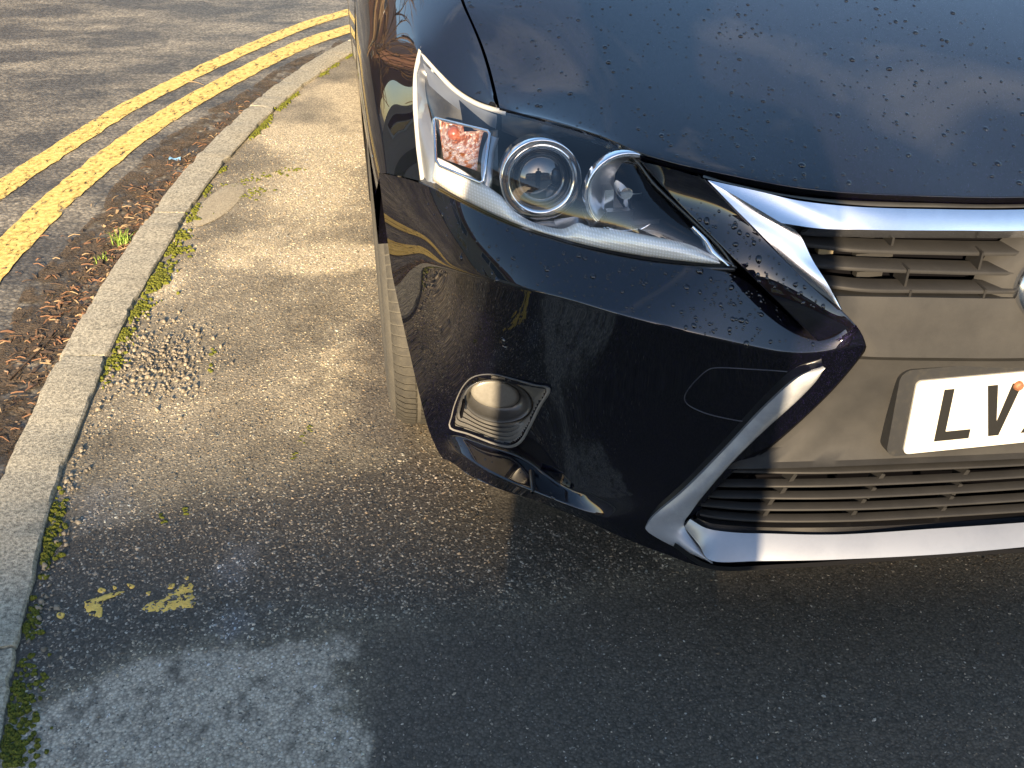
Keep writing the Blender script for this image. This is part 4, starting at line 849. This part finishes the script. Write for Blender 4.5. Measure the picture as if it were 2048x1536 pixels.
# ---- remnants of yellow paint on the pavement
YP = mat('flaked_yellow', (.80, .52, .12), .7, noise=(90, (.62, .37, .07), .4, .7), bump=(300, .6, .002))
n, l, b = nodes(YP); tco = n.new('ShaderNodeTexCoord'); t1 = n.new('ShaderNodeTexVoronoi'); t1.inputs['Scale'].default_value = 150; t3 = n.new('ShaderNodeTexNoise'); t3.inputs['Scale'].default_value = 55; t3.inputs['Detail'].default_value = 8; l.new(tco.outputs['Object'], t1.inputs[0]); l.new(tco.outputs['Object'], t3.inputs[0])
ma = n.new('ShaderNodeMath'); ma.operation = 'MULTIPLY_ADD'; ma.inputs[1].default_value = -.45; l.new(t1.outputs['Distance'], ma.inputs[0]); l.new(t3.outputs[0], ma.inputs[2]); gt = n.new('ShaderNodeMath'); gt.operation = 'GREATER_THAN'; gt.inputs[1].default_value = .17; l.new(ma.outputs[0], gt.inputs[0])
tr = n.new('ShaderNodeBsdfTransparent'); msx = n.new('ShaderNodeMixShader'); l.new(gt.outputs[0], msx.inputs[0]); l.new(tr.outputs[0], msx.inputs[1]); l.new(b.outputs[0], msx.inputs[2]); l.new(msx.outputs[0], n['Material Output'].inputs[0])
def blot(px_pts, label, extra):
    parts = []
    for pts in [px_pts] + extra:
        w = np.array([gnd(*q)[:2] for q in pts]); ctr = w.mean(0); c = cr(w, 60, closed=True); rag = 1 + .10 * (RNG.random(60) - .5) + .05 * np.sin(np.arange(60) * 1.9)
        c = ctr + (c - ctr) * rag[:, None]; rings = [np.c_[ctr + (c - ctr) * k, np.full(60, z)] for k, z in ((1, .0003), (.97, .0012), (.6, .0014), (.2, .0014))]
        rings = [np.vstack([r, r[:1]]) for r in rings]; parts.append(grid(rings))
    o = build('yellow_paint_patch', *join(*parts), YP, None); tag(o, label, 'paint patch', 'flaked paint remnants', 'structure')
blot([(170,1207),(178,1200),(196,1195),(222,1186),(246,1183),(240,1190),(218,1196),(206,1204),(204,1232),(192,1234),(176,1226)], 'left flake of yellow paint on the shaded pavement, the more broken one', [[(200,1176),(212,1180),(206,1186),(196,1184)], [(116,1226),(130,1228),(124,1238),(114,1234)], [(254,1168),(270,1172),(262,1178)], [(226,1172),(234,1176),(228,1180)]])
blot([(284,1222),(300,1205),(328,1199),(334,1190),(350,1182),(366,1168),(384,1166),(387,1190),(388,1214),(360,1218),(320,1226)], 'right flake of yellow paint on the shaded pavement, the larger solid one', [[(292,1186),(302,1184),(298,1192)], [(338,1170),(350,1168),(346,1178),(336,1178)], [(368,1156),(378,1154),(376,1162)]])

# ---- loose stones, moss, litter by the kerb
def ground_pts(pxs): return np.array([gnd(*q) for q in pxs])
n = 620; gx, gy = [], []
while len(gx) < n:
    px, py = random.gauss(305, 62), random.gauss(715, 42)
    if random.random() < .22: t_ = random.random(); py = 600 + 700 * t_; px = np.interp(py, [600, 720, 824, 922, 1078, 1300], [285, 225, 180, 138, 98, 44]) + abs(random.gauss(6, 16))
    w = gnd(px, py)
    if w[0] < k_R(w[1]) + .012: continue
    gx.append(w[0]); gy.append(w[1])
gx, gy = np.array(gx), np.array(gy); size = .0022 + .0045 * RNG.random(n) ** 3; tn = .55 + .6 * RNG.random(n)
chips('loose_gravel', np.stack([gx, gy, 0 * gx + .001], -1), size, np.stack([.21 * tn, .18 * tn, .135 * tn], -1), pave, 'aggregate', .5, .95, 6, .2)
# moss cushions against the back of the kerb
MOSS = mat('moss_green', (.050, .070, .008), .95, noise=(200, (.19, .20, .02), .35, .65), bump=(420, 1.0, .006))
def lump(c, r, h):
    rows = []; nn = 9; ph = random.random() * 6
    for k, (f_, z) in enumerate(((1.0, -.2), (.9, .35), (.62, .8), (.25, 1.0))):
        rows.append([np.array([c[0] + r * f_ * math.cos(a) * (1 + .25 * math.sin(2 * a + ph)), c[1] + r * f_ * math.sin(a) * (1 + .2 * math.sin(3 * a + ph)), c[2] + h * z * (1 + .2 * math.sin(a * 2 + k))]) for a in np.linspace(0, 2 * math.pi, nn)])
    return grid(rows)
parts = []
for F0, F1, cnt, spread in ((2.30, 2.90, 240, .022), (2.06, 2.30, 70, .016), (1.80, 2.06, 26, .012), (2.02, 2.10, 30, .02), (1.40, 1.62, 40, .012), (1.12, 1.42, 60, .012), (.95, 1.18, 110, .024), (2.9, 3.9, 170, .008), (3.9, 4.8, 120, .008)):
    cl = [random.uniform(F0, F1) for _ in range(max(3, cnt // 14))]
    for _ in range(int(cnt * 1.9)):
        f_ = random.choice(cl) + random.gauss(0, .02); f_ = min(max(f_, F0), F1); o_ = abs(random.gauss(0, spread)) + .004
        parts.append(lump((k_R(f_) + o_, f_, 0), random.uniform(.0025, .0070), random.uniform(.002, .006)))
for q in [(470,372),(500,360),(530,352),(570,345),(590,340),(510,385),(515,378),(495,395)]:
    for _ in range(11): w = gnd(q[0] + random.gauss(0, 11), q[1] + random.gauss(0, 3)); parts.append(lump((w[0], w[1], 0), random.uniform(.003, .006), .0022))
for q in [(425,700),(420,735),(605,880),(590,915),(375,1022),(325,1040),(620,860)]:
    for _ in range(6): w = gnd(q[0] + random.gauss(0, 4), q[1] + random.gauss(0, 5)); parts.append(lump((w[0], w[1], 0), random.uniform(.003, .006), .003))
for s in joints_s[3:7]:
    for _ in range(26):
        q = random.uniform(.0, .10); p = kat(s) + knorm(s) * q; parts.append(lump((p[0] + random.gauss(0, .004), p[1] + random.gauss(0, .006), .003), random.uniform(.003, .006), .006))
ms_ = build('moss', *join(*parts), MOSS, None); tag(ms_, 'green moss growing along the pavement side of the kerb', 'moss', kind='stuff')
# dead needles and leaves in the gutter
LEAF = [mat('litter_rust', (.17, .085, .045), .8), mat('litter_dark', (.06, .038, .025), .85), mat('litter_straw', (.27, .19, .11), .8)]
LV_, LF_, LM_ = [], [], []
for i in range(1600):
    f_ = random.choice([random.gauss(2.35, .35), random.gauss(2.9, .3), random.gauss(3.3, .5), random.uniform(1.7, 4.6)]);
    o_ = .13 + abs(random.gauss(0, .10)); p = np.array([k_R(f_) - o_, f_, ZR + .003 + .004 * random.random()])
    a = random.random() * 6.28; L = random.uniform(.010, .042); w = random.uniform(.0008, .0022) if random.random() < .93 else random.uniform(.004, .008); d = np.array([math.cos(a), math.sin(a), 0]); e = np.array([-d[1], d[0], 0]); k = len(LV_); cu = random.uniform(.001, .006)
    for t_ in (-1, 0, 1):
        for sgn in (-1, 1): LV_.append(p + d * L * t_ / 2 + e * w * sgn * (1 if t_ == 0 else .4) + np.array([0, 0, cu * (1 - abs(t_)) + .001 * sgn]))
    LF_ += [(k, k + 1, k + 3, k + 2), (k + 2, k + 3, k + 5, k + 4)]; mi = random.choice([0, 0, 1, 1, 2]); LM_ += [mi, mi]
lit = build('leaf_litter', LV_, LF_, LEAF[0], None, smooth=False); lit.data.materials.append(LEAF[1]); lit.data.materials.append(LEAF[2]); lit.data.polygons.foreach_set('material_index', LM_[:len(lit.data.polygons)])
tag(lit, 'brown dead needles and leaf scraps in the gutter', 'leaf litter', kind='stuff')
gcl = []
for i in range(500):                              # soil crumbs in the gutter
    f_ = random.uniform(1.6, 4.9); gcl.append((k_R(f_) - .125 - abs(random.gauss(0, .09)), f_, ZR + .001))
gcl = np.array(gcl); tn = .4 + RNG.random(len(gcl)); sz = .002 + .005 * RNG.random(len(gcl)) ** 3
chips('gutter_grit', gcl, sz, np.stack([.13 * tn, .09 * tn, .06 * tn], -1), road, 'aggregate', .4, .9, 5, .2)
silt = []
fs_ = np.linspace(1.3, 5.2, 60); A = np.array([[k_R(f_) - .10, f_, ZR + .0035] for f_ in fs_]); Bq = np.array([[k_R(f_) - .30 - .10 * vnoise(f_, 0, 3.0, 3) - .06 * vnoise(f_, 0, 11., 4), f_, ZR + .0035] for f_ in fs_])
so = build('gutter_silt', *grid([A, Bq]), mat('silt', (.060, .042, .028), .95, noise=(25, (.115, .080, .050), .4, .7), bump=(160, .9, .01)), road); so['kind'] = 'stuff'
n, l, b = nodes(MATS['silt']); tco = n.new('ShaderNodeTexCoord'); t1 = n.new('ShaderNodeTexNoise'); t1.inputs['Scale'].default_value = 14; t1.inputs['Detail'].default_value = 9; t1.inputs['Roughness'].default_value = .7; l.new(tco.outputs['Object'], t1.inputs[0]); r1 = n.new('ShaderNodeValToRGB'); r1.color_ramp.elements[0].position = .40; r1.color_ramp.elements[1].position = .56; l.new(t1.outputs[0], r1.inputs[0])
tr = n.new('ShaderNodeBsdfTransparent'); msx = n.new('ShaderNodeMixShader'); l.new(r1.outputs[0], msx.inputs[0]); l.new(tr.outputs[0], msx.inputs[1]); l.new(b.outputs[0], msx.inputs[2]); l.new(msx.outputs[0], n['Material Output'].inputs[0])
# grass tuft and smaller one
GR = mat('grass_blade', (.13, .24, .03), .6, noise=(60, (.25, .34, .06), .4, .7))
def tuft(px, py, nb, hgt, label):
    c0 = gnd(px, py, ZR); parts = []
    for _ in range(nb):
        a = random.random() * 6.28; H = hgt * random.uniform(.5, 1); b = np.array([c0[0] + random.gauss(0, .012), c0[1] + random.gauss(0, .014), ZR]); lean = random.uniform(.3, 1.0); d = np.array([math.cos(a), math.sin(a), 0]); e = np.array([-d[1], d[0], 0]) * .0018
        rows = [[b + d * H * lean * t_ * t_ + np.array([0, 0, H * t_ * (1 - .35 * t_ * lean)]) + e * s_ * (1 - t_ * .9) for t_ in (0, .35, .7, 1)] for s_ in (-1, 1)]; parts.append(grid(rows))
    o = build('grass_tuft', *join(*parts), GR, None); tag(o, label, 'grass', 'weeds in the gutter')
tuft(243, 488, 60, .055, 'bright green grass tuft growing against the kerb in the gutter')
tuft(208, 522, 16, .03, 'sparse small grass tuft just below the bright one')
# twigs
for (a, b, lab) in (((18, 760), (112, 668), 'long dark twig lying in the gutter near the bottom kerb joint'), ((372,163), (408,170), 'thin pale straw lying between the two yellow lines'), ((245,372), (300,388), 'short brown twig in the litter by the upper gutter')):
    p, q = gnd(*a, ZR + .006), gnd(*b, ZR + .006); m_ = (p + q) / 2 + np.array([.004, .006, .003]); V, F = tube(cr([p, m_, q], 10), .0022, 6, .5); o = build('twig', V, F, LEAF[1] if a[0] != 372 else LEAF[2], None); tag(o, lab, 'twig', 'twigs in the gutter')
p = gnd(336, 320, ZR + .006); V, F = grid([[p + np.array([i * .014 + random.gauss(0, .002), j * .012 + random.gauss(0, .002), .004 * math.sin(i * 2 + j)]) for i in range(4)] for j in range(3)]); o = build('litter_scrap', V, F, mat('blue_scrap', (.20, .42, .62), .5), None, smooth=False); tag(o, 'pale blue scrap of litter in the gutter', 'litter')
# a white fleck on the dark asphalt in front of the car and a smooth mortar smear by the kerb
w = np.array([gnd(*q)[:2] for q in [(388,452),(400,415),(430,385),(470,366),(490,380),(470,410),(430,440)]]); c = cr(w, 50, closed=True); ctr = c.mean(0)
rings = [np.vstack([r, r[:1]]) for r in [np.c_[ctr + (c - ctr) * k, np.full(50, z)] for k, z in ((1, .0006), (.93, .0018), (.5, .0024), (.002, .0024))]]
o = build('mortar_smear', *grid(rings), mat('mortar_smear', (.34, .30, .22), .85, noise=(150, (.20, .17, .125), .4, .7), bump=(300, .7, .003)), pave)

# ------------------------------------------------------------------ the photographer, whose shadow falls on the car
def person():
    J = {}; E = []
    def j(n, p, r): J[n] = (p, r)
    j('pel', (0, -.40, .94), .190); j('sp', (0, -.41, 1.12), .185); j('ch', (0, -.41, 1.30), .195); j('nk', (0, -.40, 1.455), .062); j('hd', (0, -.38, 1.56), .092); j('hd2', (0, -.375, 1.66), .085)
    for s, n in ((-1, 'l'), (1, 'r')):
        j('sh' + n, (s * .185, -.41, 1.375), .075); j('el' + n, (s * .205, -.32, 1.13), .060); j('wr' + n, (s * .09, -.12, 1.25), .034); j('pm' + n, (s * .075, -.075, 1.268), .030)
        j('hp' + n, (s * .105, -.40, .86), .125); j('kn' + n, (s * .088, -.40, .50), .092); j('an' + n, (s * .085, -.43, .10), .055); j('to' + n, (s * .10, -.24, .045), .038)
    E = [('pel', 'sp'), ('sp', 'ch'), ('ch', 'nk'), ('nk', 'hd'), ('hd', 'hd2')]
    for n in 'lr': E += [('ch', 'sh' + n), ('sh' + n, 'el' + n), ('el' + n, 'wr' + n), ('wr' + n, 'pm' + n), ('pel', 'hp' + n), ('hp' + n, 'kn' + n), ('kn' + n, 'an' + n), ('an' + n, 'to' + n)]
    for s, n in ((-1, 'l'), (1, 'r')):
        for k, (dx, dz, ln) in enumerate(((.0, .018, .9), (.0, .006, 1.0), (.0, -.006, .95), (.0, -.018, .8))):
            b = np.array(J['pm' + n][0]); m_ = b + np.array([-s * .030, .018, dz * 1.2]); t_ = b + np.array([-s * .055 * ln, .004, dz * 1.2]); j(f'f{k}{n}', tuple(m_), .008); j(f'g{k}{n}', tuple(t_), .007); E += [('pm' + n, f'f{k}{n}'), (f'f{k}{n}', f'g{k}{n}')]
        b = np.array(J['pm' + n][0]); j('th' + n, tuple(b + np.array([-s * .012, -.025, .02])), .010); j('ti' + n, tuple(b + np.array([-s * .038, -.030, .022])), .008); E += [('pm' + n, 'th' + n), ('th' + n, 'ti' + n)]
    names = list(J); me = bpy.data.meshes.new('person'); me.from_pydata([J[n][0] for n in names], [(names.index(a), names.index(b)) for a, b in E], [])
    o = bpy.data.objects.new('person', me); COL.objects.link(o); md = o.modifiers.new('skin', 'SKIN'); 
    for i, n in enumerate(names): v = me.skin_vertices[0].data[i]; v.radius = (J[n][1], J[n][1] * (.72 if n in ('ch', 'sp', 'pel') else 1)); v.use_root = (n == 'pel')
    sb = o.modifiers.new('sub', 'SUBSURF'); sb.levels = 2; sb.render_levels = 2
    dg = bpy.context.evaluated_depsgraph_get(); m2 = bpy.data.meshes.new_from_object(o.evaluated_get(dg)); o.modifiers.clear(); o.data = m2
    for m_ in (mat('jacket_dark', (.012, .013, .016), .8), mat('jeans', (.02, .028, .05), .85), mat('skin', (.45, .28, .20), .55), mat('shoes', (.02, .02, .02), .5)): m2.materials.append(m_)
    for p in m2.polygons:
        c = p.center; p.use_smooth = True
        p.material_index = 2 if (c.z > 1.47 or (c.y > -.135 and c.z > 1.0)) else 3 if c.z < .085 else 1 if c.z < .90 else 0
    SK = MATS['skin']; V, F = [], []
    hx = np.array([0, -.375, 1.62])
    build('hair', *[x for x in revolve([(.0, .125), (.05, .115), (.085, .085), (.105, .04), (.108, .0), (.10, -.05)], (0, -.392, 1.635), (0, -.25, 1), 24)], mat('hair_dark', (.03, .02, .015), .7), o)
    for s in (-1, 1):
        V, F = revolve([(0, .008), (.008, .005), (.011, -.004)], hx + np.array([s * .032, .085, .0]), (0, 1, 0), 12); build('eye', V, F, mat('eye_white', (.7, .7, .7), .2), o)
        V, F = revolve([(0, .012), (.014, .008), (.026, -.004)], hx + np.array([s * .090, -.01, -.01]), (s, 0, 0), 12); build('ear', V, F, SK, o)
    V, F = tube([hx + np.array([0, .085, .005]), hx + np.array([0, .105, -.03]), hx + np.array([0, .088, -.042])], .010, 8); build('nose', V, F, SK, o)
    V, F = box(hx + np.array([0, .086, -.068]), (.045, .012, .010)); build('mouth', V, F, mat('lips', (.35, .14, .12), .5), o)
    tag(o, 'person in dark jacket holding up a phone, seen only as a shadow on the car', 'person')
    V, F = box((0, -.045, 1.27), (.155, .009, .076)); ph = build('phone', V, F, mat('phone_black', (.01, .01, .01), .15), None, smooth=False); tag(ph, 'black phone held level by the person in the dark jacket', 'phone')
person()

# ------------------------------------------------------------------ surroundings behind the viewer and across the road
BRICK = mat('house_brick', (.20, .095, .06), .9, noise=(9, (.26, .14, .09), .35, .7)); RENDER = mat('house_render', (.55, .50, .42), .9, noise=(3, (.48, .44, .37), .4, .7)); TILE = mat('roof_tile', (.09, .06, .05), .85, noise=(12, (.13, .09, .075), .4, .7)); PANE = mat('window_pane', (.02, .025, .03), .05, 0, 1); FRAME = mat('white_frame', (.75, .75, .72), .5)
def house(x0, x1, yf, depth, eave, ridge, label, wm, nwin, facing=1):
    """a house whose front stands at yf; facing +1 looks along +y; ridge along x"""
    cx0 = (x0 + x1) / 2; o = empty('house', (cx0, yf, ZR)); W = x1 - x0; tag(o, label, 'house', 'houses round the corner'); f = -facing
    V, F = [(-W/2, 0, 0), (W/2, 0, 0), (W/2, f * depth, 0), (-W/2, f * depth, 0), (-W/2, 0, eave), (W/2, 0, eave), (W/2, f * depth, eave), (-W/2, f * depth, eave), (-W/2, f * depth/2, ridge - .05), (W/2, f * depth/2, ridge - .05)], [(0, 1, 5, 4), (1, 2, 6, 9, 5), (2, 3, 7, 6), (3, 0, 4, 8, 7)]
    build('wall', V, F, wm, o, smooth=False, autosmooth='recalc')
    e = .35; V = [(-W/2 - e, -f * e, eave - .12), (W/2 + e, -f * e, eave - .12), (W/2 + e, f * depth/2, ridge), (-W/2 - e, f * depth/2, ridge), (-W/2 - e, f * (depth + e), eave - .12), (W/2 + e, f * (depth + e), eave - .12)]
    F = [(0, 1, 2, 3), (3, 2, 5, 4)]; rf = build('roof', V, F, TILE, o, smooth=False)
    for st in range(2):
        for k in range(nwin):
            xw = -W/2 + W * (k + .5) / nwin; z = .9 + st * 2.6
            if st == 0 and k % 3 == 1:
                V, F = box((xw, -f * .03, 1.0), (.95, .08, 2.05)); build('door', V, F, mat('door_green', (.04, .09, .06), .4), o, smooth=False); continue
            V, F = box((xw, -f * .02, z + .6), (1.35, .08, 1.25)); wdw = build('window', V, F, FRAME, o, smooth=False)
            for q in (-.33, .33): V, F = box((xw + q, -f * .05, z + .6), (.58, .06, 1.08)); build('pane', V, F, PANE, wdw, smooth=False)
    return o
RD = 18.5; rz = (RD + 1.55) * math.tan(SUN_EL) * 1.005
house(-13, 9, -14.5, 8.0, 4.75, rz - ZR, 'long brick house behind the viewer that shades the front pavement', BRICK, 8, 1)
h2 = house(-7, 7, 0, 8, 5.2, 7.6, 'cream rendered house across the road, mirrored in the front wing', RENDER, 5, 1); h2.location = (-13.5, 6, ZR); h2.rotation_euler = (0, 0, R_(-75))
h3 = house(-6, 6, 0, 8, 5.0, 7.4, 'red brick house farther along the road beyond the yellow lines', BRICK, 4, 1); h3.location = (-11.0, 22, ZR); h3.rotation_euler = (0, 0, R_(-105))
# a bare winter tree across the road
BARK = mat('bark', (.16, .105, .06), .9, noise=(20, (.24, .17, .10), .4, .7)); TW = mat('twig_mass', (.20, .12, .055), .9)
def tree(loc, hgt, label):
    o = empty('tree', loc); tag(o, label, 'tree', 'bare trees across the road'); tr_ = []; tw = []
    def grow(p, d, L, r, lev):
        q = p + d * L; mid_ = (p + q) / 2 + np.array([random.gauss(0, .04 * L) for _ in range(3)]); (tr_ if lev < 3 else tw).append(tube(cr([p, mid_, q], 5), r, 6 if lev < 3 else 4, .65))
        if lev >= 5: return
        for _ in range(3 if lev else 4):
            a = np.array([random.gauss(0, .55) for _ in range(3)]); nd = d + a; nd[2] += .12; nd /= np.linalg.norm(nd); grow(q - d * L * random.uniform(0, .35), nd, L * random.uniform(.62, .82), r * .6, lev + 1)
    grow(np.array([0., 0, 0]), np.array([0.02, 0, 1.]), hgt * .28, hgt * .022, 0)
    build('trunk', *join(*tr_), BARK, o); c_ = build('crown', *join(*tw), TW, o)
tree((-5.6, 10.5, ZR), 8.0, 'bare brown tree across the road, mirrored on top of the wing'); tree((-8.5, 16.5, ZR), 9.0, 'taller bare tree farther off across the road')
